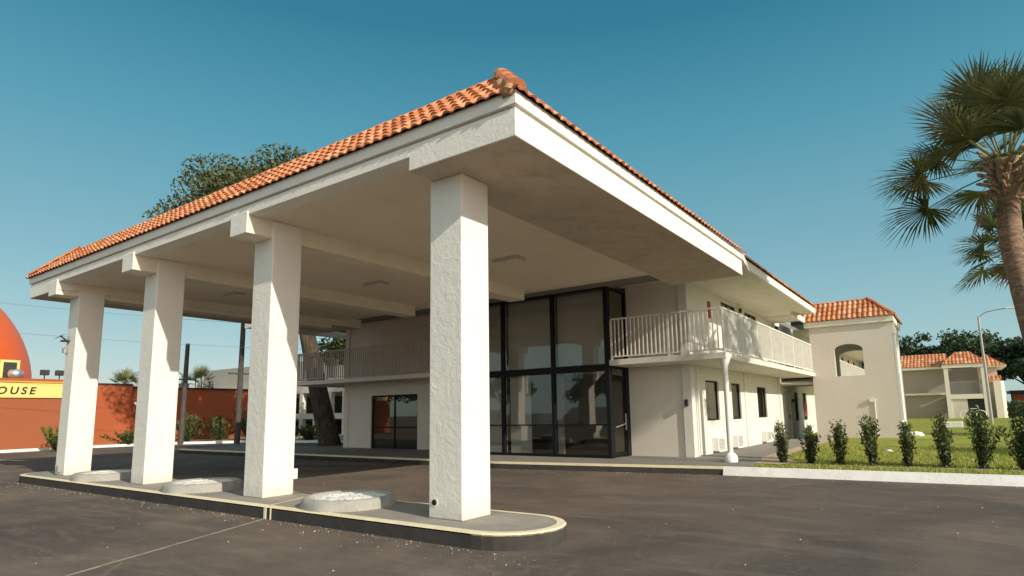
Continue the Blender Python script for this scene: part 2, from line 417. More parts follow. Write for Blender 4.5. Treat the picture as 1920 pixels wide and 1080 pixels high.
# grass blades on the near lawn
N = 26000
gx = 1.2 + RNG.random(N)**1.2*16; gy = np.array([kerb_y(v) for v in gx]) + .24 + RNG.random(N)**1.6*9
keep = ~((gx < 1.9) & (gy < 12.5) & (gy > 9.9))
for x_ in (1.66,2.27,2.98,3.68,4.37,5.08,5.76,6.46): keep &= ((gx-x_)**2+(gy-10.55)**2 > RNG.uniform(.01,.14,len(gx)))
gx = gx[keep]; gy = gy[keep]; N = len(gx)
gz = np.where(gy < 12, .135, .135+(gy-12)*.0095)
h = .025 + RNG.random(N)*.05; w = .006+RNG.random(N)*.008; an = RNG.random(N)*PI
lx = RNG.normal(0, .02, N); ly = RNG.normal(0, .02, N)
P = np.zeros((N,4,3)); ca, sa = np.cos(an)*w, np.sin(an)*w
P[:,0] = np.stack([gx-ca, gy-sa, gz-.005],1); P[:,1] = np.stack([gx+ca, gy+sa, gz-.005],1)
P[:,2] = np.stack([gx+ca*.3+lx, gy+sa*.3+ly, gz+h],1); P[:,3] = np.stack([gx-ca*.3+lx, gy-sa*.3+ly, gz+h],1)
tag(add_quads('grass', P, RNG.random(N), M['grassblade']), 'short grass blades along the front of the lawn', 'grass', kind='stuff')

# island with kerb
def stadium(x0, x1, yc, r, n=16):
    pts = []
    for k in range(n+1): a = -PI/2 + PI*k/n; pts.append((x1-r+r*math.cos(a), yc+r*math.sin(a)))
    for k in range(n+1): a = PI/2 + PI*k/n; pts.append((x0+r+r*math.cos(a), yc+r*math.sin(a)))
    return pts
isl = MB(); R_ = .74; yc = .245
outer = stadium(-15.35, 1.30, yc, R_); inner = stadium(-15.35+.12, 1.30-.12, yc, R_-.12); inner2 = stadium(-15.35+.015, 1.30-.015, yc, R_-.015)
isl.prism(outer, GZ-.02, .135, top=False)
k = len(outer)
io = isl.build('traffic_island', M['kerbdark'])
struct(io, 'long round ended concrete island under the canopy columns', 'traffic island')
b = MB()
for i in range(k):
    j = (i+1) % k
    b.quad((*outer[i], .120), (*outer[j], .120), (*outer[j], .135), (*outer[i], .135))
    b.quad((*outer[i], .135), (*outer[j], .135), (*inner2[j], .152), (*inner2[i], .152))
    b.quad((*inner2[i], .152), (*inner2[j], .152), (*inner[j], .154), (*inner[i], .154))
o = b.build('edge_stripe', M['cream'], io)
b = MB(); b.poly([(p[0], p[1], .150) for p in inner]); b.build('island_top', M['islandtop'], io)
b = MB(); b.box(-3.66,-3.60,-.505,-.492,GZ,.145); b.box(-3.50,-3.47,-.503,-.492,GZ,.14)
for i_ in range(1): b.quad((-3.68,-.40,.1545),(-3.63,-.40,.1545),(-4.0,.60,.1545),(-4.05,.60,.1545))
b.build('joint_mark', M['cream'], io)

# expansion seam line in the asphalt
b = MB(); pts = []; a0 = Vector((-3.62,-.52)); a1 = Vector((-1.78,-4.6)); nrm = Vector((1,.45)).normalized()
for i in range(41):
    t_ = i/40; p = a0.lerp(a1, t_) + nrm*random.uniform(-.006,.006); w_ = .026+random.uniform(-.006,.008)
    pts.append((p-nrm*w_, p+nrm*w_))
for (a, c), (d, e) in zip(pts[:-1], pts[1:]): b.quad((*a, GZ+.004), (*d, GZ+.004), (*e, GZ+.004), (*c, GZ+.004))
struct(b.build('seam_line', m_kerb('tan_seam', (.44,.35,.26), .35)), 'thin tan seam line running from the island kerb across the asphalt', 'seam')

# long wandering cracks
def crack(p0, p1, name, label, w=.012, jit=.12, n=60, seed=1):
    rr = random.Random(seed); b = MB(); p0 = Vector(p0); p1 = Vector(p1); d = (p1-p0); nn = Vector((-d.y, d.x)).normalized()
    off = 0; rows = []
    for i in range(n+1):
        off += rr.uniform(-1, 1)*jit*.35; off *= .93
        ww = w*rr.uniform(.2, 1); p = p0.lerp(p1, i/n)+nn*off
        rows.append((p-nn*ww, p+nn*ww))
    for (a, c), (q, e) in zip(rows[:-1], rows[1:]): b.quad((*a, GZ+.003), (*q, GZ+.003), (*e, GZ+.003), (*c, GZ+.003))
    struct(b.build(name, M['crack']), label, 'crack')
M['crack'] = m_kerb('crack_filler', (.22,.19,.16), .5)
def crack_poly(P, name, label, w, seed):
    rr = random.Random(seed); b = MB(); rows = []
    Q = []
    for (a, c) in zip(P[:-1], P[1:]):
        n = max(4, int((Vector(c)-Vector(a)).length/.05))
        for i in range(n): Q.append(Vector(a).lerp(Vector(c), i/n))
    Q.append(Vector(P[-1])); o1 = o2 = 0
    for i, q in enumerate(Q):
        d = (Q[min(i+1, len(Q)-1)]-Q[max(i-1, 0)]).normalized(); nn = Vector((-d.y, d.x)); o1 = o1*.85+rr.uniform(-.022,.022)
        ww = w*rr.uniform(.15, 1); p = q+nn*o1; rows.append((p-nn*ww, p+nn*ww))
    for (a, c), (q, e) in zip(rows[:-1], rows[1:]): b.quad((*a, GZ+.003), (*q, GZ+.003), (*e, GZ+.003), (*c, GZ+.003))
    struct(b.build(name, M['crack']), label, 'crack')
crack_poly([(5.22,6.37),(4.6,5.38),(4.21,4.04),(3.94,2.54),(3.62,1.37),(3.2,.76),(3.25,.24),(3.4,-.4)], 'asphalt_crack', 'long pale crack wandering across the asphalt in front of the lawn kerb', .011, 3)
crack_poly([(1.66,2.36),(1.75,1.7),(1.8,1.31),(1.66,.84)], 'asphalt_crack', 'short pale crack just right of the island end', .008, 4)
crack_poly([(-4.6,-3.17),(-4.25,-3.33),(-3.7,-3.64),(-3.1,-3.8),(-2.81,-3.79),(-3.1,-3.55),(-3.47,-3.5),(-3.9,-3.3),(-4.25,-3.3)], 'asphalt_crack', 'looped pale crack at the lower left corner', .010, 5)
crack_poly([(-5.1,-2.2),(-4.7,-2.2),(-4.12,-2.3),(-3.6,-2.0)], 'asphalt_crack', 'thin pale crack left of the seam line', .008, 6)

# ------------------------------------------------------------------ tiles
def tile_slope(p, u, L, s_, run, rise, rows, hip0, hip1, pitch=.2, parent=None, amp=.031, lip=.032, seg=8, name='roof_tiles'):
    """p eave start, u unit along the eave, s_ unit inward; hips trim each end at 45 degrees"""
    b = MB(); p = Vector(p); u = Vector(u); s_ = Vector(s_)
    sl = Vector((s_.x*run, s_.y*run, rise)); slope = sl.length
    nrm = u.cross(sl).normalized()
    if nrm.z < 0: nrm = -nrm
    n = int(L/pitch)*seg
    for r in range(rows):
        v0, v1 = r/rows, (r+1.12)/rows
        rowtint = []
        lo0, hi0 = (v0*run if hip0 else 0), L-(v0*run if hip1 else 0)
        v1c = min(v1, 1.0); lo1, hi1 = (v1c*run if hip0 else 0), L-(v1c*run if hip1 else 0)
        base = b.n(); tj = [random.random() for _ in range(int(n/seg)+2)]; jj = [random.uniform(-.012,.012) for _ in tj]
        for i in range(n+1):
            t = L*i/n; ph = (t/pitch) % 1.0; ti = min(int(t/pitch+1e-6), len(tj)-1)
            if ph < .66: hh = amp*math.sin(PI*ph/.66)**.7
            else: hh = -amp*.35*math.sin(PI*(ph-.66)/.34)
            t0 = min(max(t, lo0), hi0); t1 = min(max(t, lo1), hi1)
            q0 = p+u*t0+sl*(v0-jj[ti]/slope)+nrm*(hh+lip); q1 = p+u*t1+sl*v1c+nrm*(hh*.92+.0)
            qb = p+u*t0+sl*v0+nrm*(hh*.6+lip-.022 if ph < .66 else hh+lip-.016)
            b.v += [tuple(q0), tuple(q1), tuple(qb)]
        for i in range(n):
            t = L*(i+.5)/n; ti = min(int(t/pitch), len(tj)-1)
            if t < lo0-.02 or t > hi0+.02: continue
            A = base+i*3; B = A+3
            b.f.append((A, B, B+1, A+1)); b.t.append(tj[ti])
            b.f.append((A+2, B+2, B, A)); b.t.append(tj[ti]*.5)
    o = b.build(name, M['tile'], parent, smooth=False)
    return o
def cap_line(p0, p1, r, parent, name, step=.38, mat=None, jit=.01):
    b = MB(); p0 = Vector(p0); p1 = Vector(p1); d = p1-p0; L = d.length; d = d.normalized()
    side = d.cross(Vector((0,0,1))).normalized(); up = side.cross(d).normalized()
    k = max(1, int(L/step)); st = L/k
    for i in range(k):
        a = p0+d*st*i; c = p0+d*(st*(i+1)+.04); rj = random.random(); base = b.n(); sg = 7
        a = a + side*random.uniform(-jit, jit)
        for q, rr in ((a, r*1.1), (c, r*.9)):
            for m in range(sg+1):
                w = PI*m/sg; b.v.append(tuple(q+side*math.cos(w)*rr+up*math.sin(w)*rr*.85))
        for m in range(sg): b.f.append((base+m, base+m+1, base+sg+2+m, base+sg+1+m)); b.t.append(rj)
        b.f.append(tuple(base+m for m in range(sg+1))); b.t.append(.1)
    return b.build(name, mat or M['tile'], parent)

# ------------------------------------------------------------------ entrance canopy
X0, X1, Y0, Y1 = -15.34, 1.285, -.48, 9.4
ZB, ZS, ZM, ZT = 4.90, 5.10, 5.30, 5.48
can = thing('entrance_canopy', 'large white stucco drive-through canopy with terracotta tiled edge in front of the motel', 'canopy', (0,0,0))
CX = [0, -4.51, -8.93, -13.28]; W = .60
for i, x in enumerate(CX):
    b = MB(); b.box(x-W, x, 0, W, .15, 4.898 if i == 0 else 5.1)
    c = b.build('column', M['column'], can, bevel=.018)
    c['label'] = ['near column, closest to the camera, with a capped pipe stub at its foot', 'second column from the right', 'third column from the right', 'far left column with a small floodlight'][i]
    if i == 0:
        b = MB(); b.lathe(0,0,[(.055,-.07),(.062,-.07),(.062,0),(.04,0),(.04,-.05),(.0,-.05)], 16)
        p = b.build('pipe_stub', M['white'], c); p.location = (-.49,-.005,.36); p.rotation_euler = (PI/2,0,0)
        p.scale=(1,1,1)
        b = MB(); b.lathe(0,0,[(.0,.002),(.04,.002)], 16); p2 = b.build('pipe_bore', M['black'], c); p2.location=(-.49,-.012,.36); p2.rotation_euler=(PI/2,0,0)
    if i == 3:
        b = MB(); b.box(-13.83,-13.63,-.16,0,3.60,3.64); b.tube([(-13.74,-.02,3.62),(-13.74,-.2,3.75)], .02, 6); b.quad((-13.86,-.30,3.66),(-13.66,-.30,3.66),(-13.66,-.10,3.80),(-13.86,-.10,3.80))
        b.build('floodlight', M['dark'], c)
        b = MB(); b.lathe(-13.74,-.06,[(0,3.3),(.06,3.3),(.07,3.42),(.0,3.46)], 10); b.build('motion_sensor', M['grey'], c)
        b = MB(); b.box(-13.62,-13.52,-.06,0,.24,.38); b.build('outlet_box', M['grey'], c)
    if i == 1:
        b = MB(); b.box(x-.16,x-.02,W,W+.09,.42,.60); b.build('outlet_box', M['white'], c)
# lower fascia (front) with rough stucco; end bays drop to ZB
b = MB()
fy0, fy1 = Y0+.0, Y0+.30
b.box(X0, -13.30, fy0, fy1, ZB, ZM-.03); b.box(-.55, X1, fy0, fy1, ZB, ZM-.03)
b.box(-13.30, -.55, fy0, fy1, ZS, ZM-.03)
b.build('lower_fascia', M['fascia'], can, bevel=.008).name = 'lower_fascia'
b = MB(); b.box(X1-.3, X1, fy1, Y1, ZB, ZM-.03); b.build('lower_fascia', M['board'], can, bevel=.006)
b = MB(); b.box(X0, X0+.3, fy1, Y1, ZB, ZM-.03); b.build('lower_fascia', M['board'], can, bevel=.006)
# shadow groove + upper fascia board
b = MB(); b.box(X0+.04, X1-.04, Y0+.04, Y1-.02, ZM-.03, ZM); b.build('groove', M['beam'], can)
e = .035
b = MB(); b.box(X0-e, X1+e, Y0-e, Y0+.2, ZM, ZT); b.build('upper_fascia', M['board'], can, bevel=.006)
b = MB(); b.box(X1-.2, X1+e, Y0+.2, Y1, ZM, ZT); b.build('upper_fascia', M['board'], can, bevel=.006)
b = MB(); b.box(X0-e, X0+.2, Y0+.2, Y1, ZM, ZT); b.build('upper_fascia', M['board'], can, bevel=.006)
# chamfered return to the building eave
b = MB(); b.prism([(X1-.3,Y1),(X1,Y1),(.98,11.1),(.68,11.1)], ZM-.03, ZM)
b.prism([(X1-.25,Y1),(X1+e,Y1),(1.03,11.2),(.75,11.2)], ZM, ZT); b.build('eave_return', M['rail'], can)
# soffits
b = MB()
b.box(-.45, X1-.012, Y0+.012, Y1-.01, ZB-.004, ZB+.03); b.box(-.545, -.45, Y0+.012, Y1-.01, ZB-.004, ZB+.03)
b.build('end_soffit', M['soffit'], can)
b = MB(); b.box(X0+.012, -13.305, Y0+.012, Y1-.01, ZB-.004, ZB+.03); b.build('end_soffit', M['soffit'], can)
b = MB(); b.box(-13.3, -.55, fy1, 8.4, ZS+.003, ZS+.1)
b.build('ceiling', M['ceiling'], can)
for xa_ in (-.58, -13.3):
    b = MB(); b.box(xa_,xa_+.03,fy1,Y1,ZB-.003,ZS+.12); b.build('soffit_step', M['beam'], can)
b = MB(); b.box(-13.3, -.58, 8.38, 8.5, ZS+.0, 5.5); b.build('ceiling_edge', M['beam'], can)
# beams
for x in CX[1:]:
    b = MB(); xa, xb = x-W+.03, x-.04
    b.box(xa, xb, -.46, 8.06, 4.77, ZS+.01)
    b.quad((xb, -.462, 4.77),(xb+.001,-.30,4.77),(xb+.001,-.46,ZS),(xb,-.462,ZS))
    b.build('beam', M['beam'], can, bevel=.012)
    b = MB(); b.box(xa-.004, xb+.004, -.505, -.46, 4.762, ZS+.06); b.build('beam_nose', M['fascia'], can, bevel=.014)
# ceiling lights
lights = [((-2.82,4.95,ZS), 'rectangular ceiling light nearest the lobby glass under the canopy'), ((-7.2,4.8,ZS), 'rectangular ceiling light in the middle bay of the canopy'), ((-11.5,3.2,ZS), 'small ceiling light in the far left bay of the canopy')]
cl = thing('ceiling_light', lights[0][1], 'ceiling light', lights[0][0], 'ceiling lights under the canopy')
b = MB(); b.box(-.36,.36,-.18,.18,-.06,.004); b.build('housing', M['soffit'], cl, bevel=.01)
b = MB(); b.box(-.31,.31,-.13,.13,-.08,-.06); b.build('lens', M['white'], cl, bevel=.01)
for lc, lb in lights[1:]:
    c2 = copy_tree(cl); c2.location = lc; c2['label'] = lb
# flat roof and mansard
RUN, RISE = .80, .84; ez = ZT+.0
rt = MB(); rt.prism([(X0+RUN,Y0+RUN),(X1-RUN,Y0+RUN),(X1-RUN,10.5),(X0+RUN,10.5)], ZM+.02, ez+RISE-.04)
rt.build('roof_deck', M['concrete'], can)
b = MB(); o_ = .06
A = [(X0-o_,Y0-o_,ez),(X1+o_,Y0-o_,ez),(X1-RUN,Y0+RUN,ez+RISE-.02),(X0+RUN,Y0+RUN,ez+RISE-.02)]
b.poly(A); b.poly([(X1+o_,Y0-o_,ez),(X1+o_,9.4,ez),(X1-RUN,9.4,ez+RISE-.02),(X1-RUN,Y0+RUN,ez+RISE-.02)])
b.poly([(X0-o_,9.4,ez),(X0-o_,Y0-o_,ez),(X0+RUN,Y0+RUN,ez+RISE-.02),(X0+RUN,9.4,ez+RISE-.02)])
b.build('roof_underlay', M['dark'], can)
E_ = .085
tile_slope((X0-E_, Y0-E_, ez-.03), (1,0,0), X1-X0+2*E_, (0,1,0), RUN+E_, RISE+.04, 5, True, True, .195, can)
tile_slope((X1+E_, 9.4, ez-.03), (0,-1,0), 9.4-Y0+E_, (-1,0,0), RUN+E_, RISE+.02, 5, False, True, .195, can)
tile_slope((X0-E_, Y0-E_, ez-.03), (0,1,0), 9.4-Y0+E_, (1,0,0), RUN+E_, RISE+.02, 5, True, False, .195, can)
cap_line((X1+.02,Y0-.02,ez+.03),(X1-RUN,Y0+RUN,ez+RISE+.03), .125, can, 'hip_cap', .36)
cap_line((X0-.02,Y0-.02,ez+.06),(X0+RUN,Y0+RUN,ez+RISE+.03), .10, can, 'hip_cap', .34)
cap_line((X1-RUN,Y0+RUN+.02,ez+RISE),(X0+RUN,Y0+RUN+.02,ez+RISE), .06, can, 'ridge_cap', .4)
cap_line((X1-RUN-.02,Y0+RUN,ez+RISE-.02),(X1-RUN-.02,9.4,ez+RISE-.02), .06, can, 'ridge_cap', .4)
# crumbling mortar lump at the corner
b = MB(); b.lathe(0,0,[(0,-.09),(.10,-.09),(.12,-.02),(.10,.04),(.06,.06),(0,.07)], 12)
for i, v in enumerate(b.v): b.v[i] = (v[0]*random.uniform(.7,1.3), v[1]*random.uniform(.8,1.2), v[2]*random.uniform(.85,1.15))
for q in ((X1-.08,Y0+.0,ez+.03),(X1-.34,Y0+.22,ez+.28)):
    o = b.build('mortar_lump', M['mortar'], can, smooth=True); o.location = q; o.rotation_euler=(0,0,q[0]*3)

# ------------------------------------------------------------------ round planters on the island
pl = thing('round_planter', 'low round concrete planter ring with white gravel between the near and second columns', 'planter', (-2.55,.25,.15), 'round planters on the island')
b = MB(); b.lathe(0,0,[(.72,.0),(.715,.09),(.69,.14),(.65,.16),(.60,.15),(.585,.11),(.57,0)], 40); b.build('ring', M['ring'], pl, smooth=True)
b = MB(); pr = [(0,.165),(.2,.16),(.4,.15),(.59,.128)]
b.lathe(0,0,list(reversed(pr)),28)
for i, v in enumerate(b.v): b.v[i] = (v[0], v[1], v[2]+random.uniform(-.012,.012))
b.build('gravel', M['gravel'], pl)
for x_, lb in ((-6.95,'low round concrete planter ring with white gravel between the second and third columns'),(-11.35,'low round concrete planter ring with white gravel beside the far left column')):
    c2 = copy_tree(pl); c2.location = (x_,.25,.15); c2['label'] = lb

# ------------------------------------------------------------------ motel building
mot = thing('motel_building', 'two storey beige and white motel with glass lobby and white balcony railings', 'motel', (0,0,0))
def wall(b, ax, c, a0, a1, z0, z1, holes=(), th=.2, sgn=-1):
    """vertical wall sheet at plane ax=c facing sgn; holes (a0,a1,z0,z1) get reveals of depth th"""
    A = sorted({a0,a1,*[h[0] for h in holes],*[h[1] for h in holes]}); Z = sorted({z0,z1,*[h[2] for h in holes],*[h[3] for h in holes]})
    def pt(a, z, d=0):
        cc = c-sgn*d
        return (cc, a, z) if ax == 'x' else (a, cc, z)
    for i in range(len(A)-1):
        for j in range(len(Z)-1):
            am, zm = (A[i]+A[i+1])/2, (Z[j]+Z[j+1])/2
            if any(h[0] < am < h[1] and h[2] < zm < h[3] for h in holes): continue
            b.quad(pt(A[i],Z[j]), pt(A[i+1],Z[j]), pt(A[i+1],Z[j+1]), pt(A[i],Z[j+1]))
            b.quad(pt(A[i],Z[j],th), pt(A[i],Z[j+1],th), pt(A[i+1],Z[j+1],th), pt(A[i+1],Z[j],th))
    for h in list(holes)+[(a0,a1,z0,z1)]:
        for (p, q) in (((h[0],h[2]),(h[1],h[2])),((h[1],h[2]),(h[1],h[3])),((h[1],h[3]),(h[0],h[3])),((h[0],h[3]),(h[0],h[2]))):
            b.quad(pt(*p), pt(*q), pt(*q,th), pt(*p,th))
def window(parent, ax, c, a0, a1, z0, z1, sgn, mull=1, trans=(), fw=.05, depth=.07, glass='glass', back='curtain', name='window', bd=.12, backfrac=1):
    """frame mesh with pane and curtain as children"""
    b = MB()
    def bx(m, p0, p1, q0, q1, d0, d1):
        s0, s1 = c-sgn*d0, c-sgn*d1
        if ax == 'x': m.box(s0, s1, p0, p1, q0, q1)
        else: m.box(p0, p1, s0, s1, q0, q1)
    g0 = .003
    bx(b, a0+g0, a0+fw, z0+g0, z1-g0, depth, depth+.06); bx(b, a1-fw, a1-g0, z0+g0, z1-g0, depth, depth+.06)
    bx(b, a0+fw, a1-fw, z0+g0, z0+fw, depth, depth+.06); bx(b, a0+fw, a1-fw, z1-fw, z1-g0, depth, depth+.06)
    for i in range(1, mull):
        a = a0+(a1-a0)*i/mull; bx(b, a-fw*.4, a+fw*.4, z0+fw, z1-fw, depth, depth+.06)
    for zt in trans: bx(b, a0+fw, a1-fw, zt-fw*.4, zt+fw*.4, depth-.004, depth+.055)
    w = b.build(name, M['frame'], parent)
    b = MB(); bx(b, a0+fw, a1-fw, z0+fw, z1-fw, depth+.028, depth+.032); b.build('pane', M[glass], w)
    if back:
        b = MB(); bx(b, a0-.02, a0+(a1-a0)*backfrac+.02, z0-.02, z1+.02, depth+bd+.05, depth+bd+.06); b.build('curtain', M[back], w)
    return w
# front walls (y = 11.56)
FY = 11.56; XR = -1.02; XL = -16.75; ZF, ZF2, ZTOP = 2.89, 3.06, 5.50
b = MB()
wall(b, 'y', FY, XL, -9.0, GZ, ZTOP, [(-15.10,-12.33,-.02,2.36)], .2)
b.build('front_wall', M['wall'], mot)
b = MB(); wall(b, 'y', FY, -3.0, XR, GZ, ZTOP, (), .2); b.build('front_wall', M['wall'], mot)
window(mot, 'y', FY, -15.10, -12.33, -.0, 2.36, -1, 2, (1.02,), .07, .06, back='blind', bd=.06, glass='glasspale')  # grey sheet added behind the pane to mask its orange reflection
# room behind the lower left window
b = MB(); b.quad((-16.5,14.5,0),(-11,14.5,0),(-11,14.5,2.8),(-16.5,14.5,2.8)); b.quad((-16.5,11.8,.02),(-11,11.8,.02),(-11,14.5,.02),(-16.5,14.5,.02)); b.build('back_room', M['interior'], mot)
# corner pilaster and pipes
b = MB(); b.box(XR-.22, XR+.05, FY-.05, FY+.28, .15, ZF); b.box(XR-.22, XR+.05, FY-.05, FY+.28, ZF2, ZTOP); b.build('corner_pilaster', M['sidewall'], mot)
b = MB(); b.tube([(XR+.09, FY+.42, .2),(XR+.09, FY+.42, ZF)], .035, 8); b.build('drain_pipe', M['white'], mot)
b = MB(); b.box(XR-.14, XR-.06, FY-.16, FY-.05, 1.64, 1.84); b.build('wall_lamp', M['dark'], mot)
# right side wall x = XR
lw = [(12.95,14.28,1.18,2.46),(15.72,16.85,1.17,2.45),(19.2,20.65,1.17,2.40),(26.1,27.0,.9,2.3),(28.2,29.2,.9,2.3)]
uw = [(15.1,16.9,4.15,5.32),(18.1,19.9,4.15,5.32),(22.6,24.0,4.15,5.32)]+[(34+k*3.2,35.2+k*3.2,3.9,5.2) for k in range(6)]
b = MB(); wall(b, 'x', XR, FY+.2, 56, GZ, ZTOP, lw+uw+[(24.3,25.25,.15,2.25),(20.6,21.5,ZF2,5.15)], .15, 1); b.build('side_wall', M['sidewall'], mot)
for i, w in enumerate(lw):
    window(mot, 'x', XR, *w, 1, 1, (), .05, .05, 'glass' if i == 0 else 'glasspale', None if i == 0 else 'curtain', backfrac=.62, bd=.02)
for w in uw: window(mot, 'x', XR, *w, 1, 2, (), .05, .05, 'glass', 'curtain')
b = MB(); b.box(XR-.10, XR-.06, 24.3, 25.25, .15, 2.25); d = b.build('door', M['white'], mot)
b = MB(); b.box(XR-.06, XR-.02, 25.05, 25.12, 1.05, 1.2); b.build('handle', M['dark'], d)
b = MB(); b.box(XR-.10, XR-.06, 20.6, 21.5, ZF2, 5.15); d = b.build('door', M['white'], mot)
b = MB(); b.box(XR-.06, XR-.02, 21.3, 21.37, ZF2+.95, ZF2+1.1); b.build('handle', M['dark'], d)
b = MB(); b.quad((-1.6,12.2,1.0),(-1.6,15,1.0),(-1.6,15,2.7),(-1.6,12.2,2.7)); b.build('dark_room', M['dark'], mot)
b = MB(); b.box(XR+.005, XR+.04, 13.62, 13.85, 4.55, 5.1); b.build('notice_board', M['redcloth'], mot); b.v=[]; b.f=[]; b.t=[]  # flat red panel standing in for a red window curtain
b.box(XR+.005, XR+.05, 28.2, 28.9, 1.1, 1.9); b.build('notice_board', M['redcloth'], mot)
for y_ in (17.3, 22.9):
    b = MB(); b.box(XR+.002, XR+.05, y_, y_+.14, .15, ZF); b.box(XR+.002, XR+.05, y_-.2, y_-.06, ZF2, ZTOP); b.build('pilaster_strip', M['sidewall'], mot)
for q in ((17.15,5.15),(25.5,1.8)):
    b = MB(); b.box(XR+.02,XR+.14,q[0],q[0]+.12,q[1],q[1]+.16); b.build('wall_lamp', M['dark'], mot)
# left end wall, back wall
b = MB(); wall(b, 'x', XL, FY+.2, 24, GZ, ZTOP, (), .15, -1); b.build('end_wall', M['wall'], mot); b = MB(); wall(b, 'y', 56, -16, XR-.15, GZ, ZTOP, (), .15, 1); b.build('rear_wall', M['wall'], mot)
# pale pilaster at left end
b = MB(); b.box(XL-.05, XL+.22, FY-.06, FY, GZ, ZF); b.box(XL-.05, XL+.22, FY-.06, FY, ZF2, ZTOP); b.build('corner_pilaster', M['wall'], mot)
# glass lobby
VX0, VX1, VY = -9.0, -3.0, 10.2
b = MB(); fr = .055
ms = [-3.0, -5.0, -7.0, -9.0]
for x in ms:
    xx = x-.13 if x == -3.0 else (x if x == -9.0 else x-.06)
    b.box(xx, xx+(.13 if x == -3.0 else .12), VY, VY+.12, .15, 5.33)
for xa, xb in ((-8.88,-7.06),(-6.94,-5.06),(-4.94,-3.13)):
    b.box(xa, xb, VY+.004, VY+.11, .15, .235); b.box(xa, xb, VY+.004, VY+.11, 2.74, 2.95); b.box(xa, xb, VY+.004, VY+.11, 5.27, 5.33); b.box(xa, xb, VY+.02, VY+.09, 1.11, 1.15)
lob = b.build('lobby_window_wall', M['frame'], mot)
for xa, xb in ((-8.88,-7.06),(-6.94,-5.06),(-4.94,-3.13)):
    for za, zb in ((.235,1.11),(1.15,2.74),(2.95,5.27)):
        t1, t2 = RNG.normal(0,.004,2)
        b = MB(); b.quad((xa,VY+.06+t1,za),(xb,VY+.06-t1,za),(xb,VY+.06+t2,zb),(xa,VY+.06-t2,zb)); b.build('pane', M['glass'], lob)
# lobby side with door (x = -3)
b = MB()
b.box(-3.10,-3.0,10.32,10.40,.15,2.89); b.box(-3.10,-3.0,11.32,11.56,.15,2.89); b.box(-3.09,-3.01,10.40,11.32,2.55,2.62); b.box(-3.09,-3.01,10.40,11.32,2.82,2.89)
b.box(-3.10,-3.0,10.32,11.56,3.06,3.10); b.box(-3.1,-3.0,10.32,10.40,3.1,5.33); b.box(-3.1,-3.0,11.46,11.56,3.1,5.33); b.box(-3.1,-3.0,10.40,11.46,5.27,5.33)
sd_ = b.build('lobby_side_frame', M['frame'], mot)
b = MB(); b.box(-3.055,-3.05,10.40,11.32,2.62,2.82); b.box(-3.055,-3.05,10.40,11.46,3.1,5.27); b.build('pane', M['glass'], sd_)
b = MB(); b.box(-3.075,-3.03,10.42,10.50,.17,2.54); b.box(-3.075,-3.03,11.22,11.30,.17,2.54); b.box(-3.075,-3.03,10.50,11.22,.17,.30); b.box(-3.075,-3.03,10.50,11.22,2.45,2.54)
dr = b.build('door', M['frame'], mot); dr['label'] = 'black framed glass lobby door'
b = MB(); b.box(-3.056,-3.050,10.50,11.22,.30,2.45); b.build('pane', M['glasspale'], dr)
b = MB(); b.box(-3.0,-2.97,11.18,11.22,.95,1.45); b.tube([(-2.985,10.5,1.05),(-2.985,11.2,1.15)], .018, 6); b.build('handle', M['aluminium'], dr)
# lobby interior
b = MB()
b.quad((-9,15.5,.1),(-3.1,15.5,.1),(-3.1,15.5,5.4),(-9,15.5,5.4)); b.quad((-9,10.33,.1),(-9,15.5,.1),(-9,15.5,5.4),(-9,10.33,5.4)); b.quad((-3.12,11.76,.1),(-3.12,15.5,.1),(-3.12,15.5,5.4),(-3.12,11.76,5.4))
b.quad((-9,10.33,5.40),(-3.1,10.33,5.40),(-3.1,15.5,5.40),(-9,15.5,5.40)); b.box(-9,-3.12,11.9,15.5,2.78,2.92)
b.build('lobby_interior', M['interior'], mot)
b = MB(); b.quad((-9,10.33,.16),(-3.1,10.33,.16),(-3.1,15.5,.16),(-9,15.5,.16)); b.build('lobby_floor', M['intfloor'], mot)
b = MB(); b.box(-6.0,-5.55,11.4,11.8,.16,5.38); b.build('lobby_column', m_plain('slate_column', (.06,.075,.085), .6), mot)
b = MB(); b.box(-5.4,-5.2,11.1,11.2,.16,2.7); b.build('lobby_curtain', M['curtain'], mot)
for (xa, xb, za, zb, nm) in ((-8.9,-7.05,2.97,5.25,'curtain'),(-6.95,-5.05,2.97,5.25,'curtain'),(-4.95,-3.15,2.97,5.25,'curtain'),(-8.9,-7.05,.2,2.72,'curtain'),(-6.9,-6.05,.2,2.72,'curtain'),(-6.0,-5.1,1.15,2.72,'slate')):  # sheets added behind the glass to lighten the panes, one left slate dark
    b = MB()
    b.box(xa, xb, VY+.30, VY+.32, za, zb); b.build('roller_blind', M['blind'] if nm == 'curtain' else M['slateblind'], mot)
# reception counter
b = MB(); b.box(-8.2,-6.0,13.2,13.9,.16,1.15); b.build('reception_counter', M['intfloor'], mot)
# header above lobby and ledge
b = MB(); b.box(-20.4, -1.72, VY-.02, VY+.24, 5.33, 5.53); b.build('header_beam', M['beam'], mot)
# balcony slabs
b = MB(); b.box(-19.0, -9.06, VY+.01, FY, ZF, ZF2); b.box(-19.0, XL-.05, FY, 24, ZF, ZF2); b.build('balcony_slab', M['wall'], mot, bevel=.01)
b = MB(); b.prism([(-2.995,VY+.02),(.49,VY+.02),(.49,23.28),(XR+.002,23.28),(XR+.002,FY-.06),(-2.995,FY-.06)], ZF, ZF2); b.build('balcony_slab', M['slab'], mot, bevel=.01)
b = MB(); b.box(XR+.01, .35, 23.5, 55.5, ZF, ZF2); b.build('balcony_slab', M['slab'], mot)
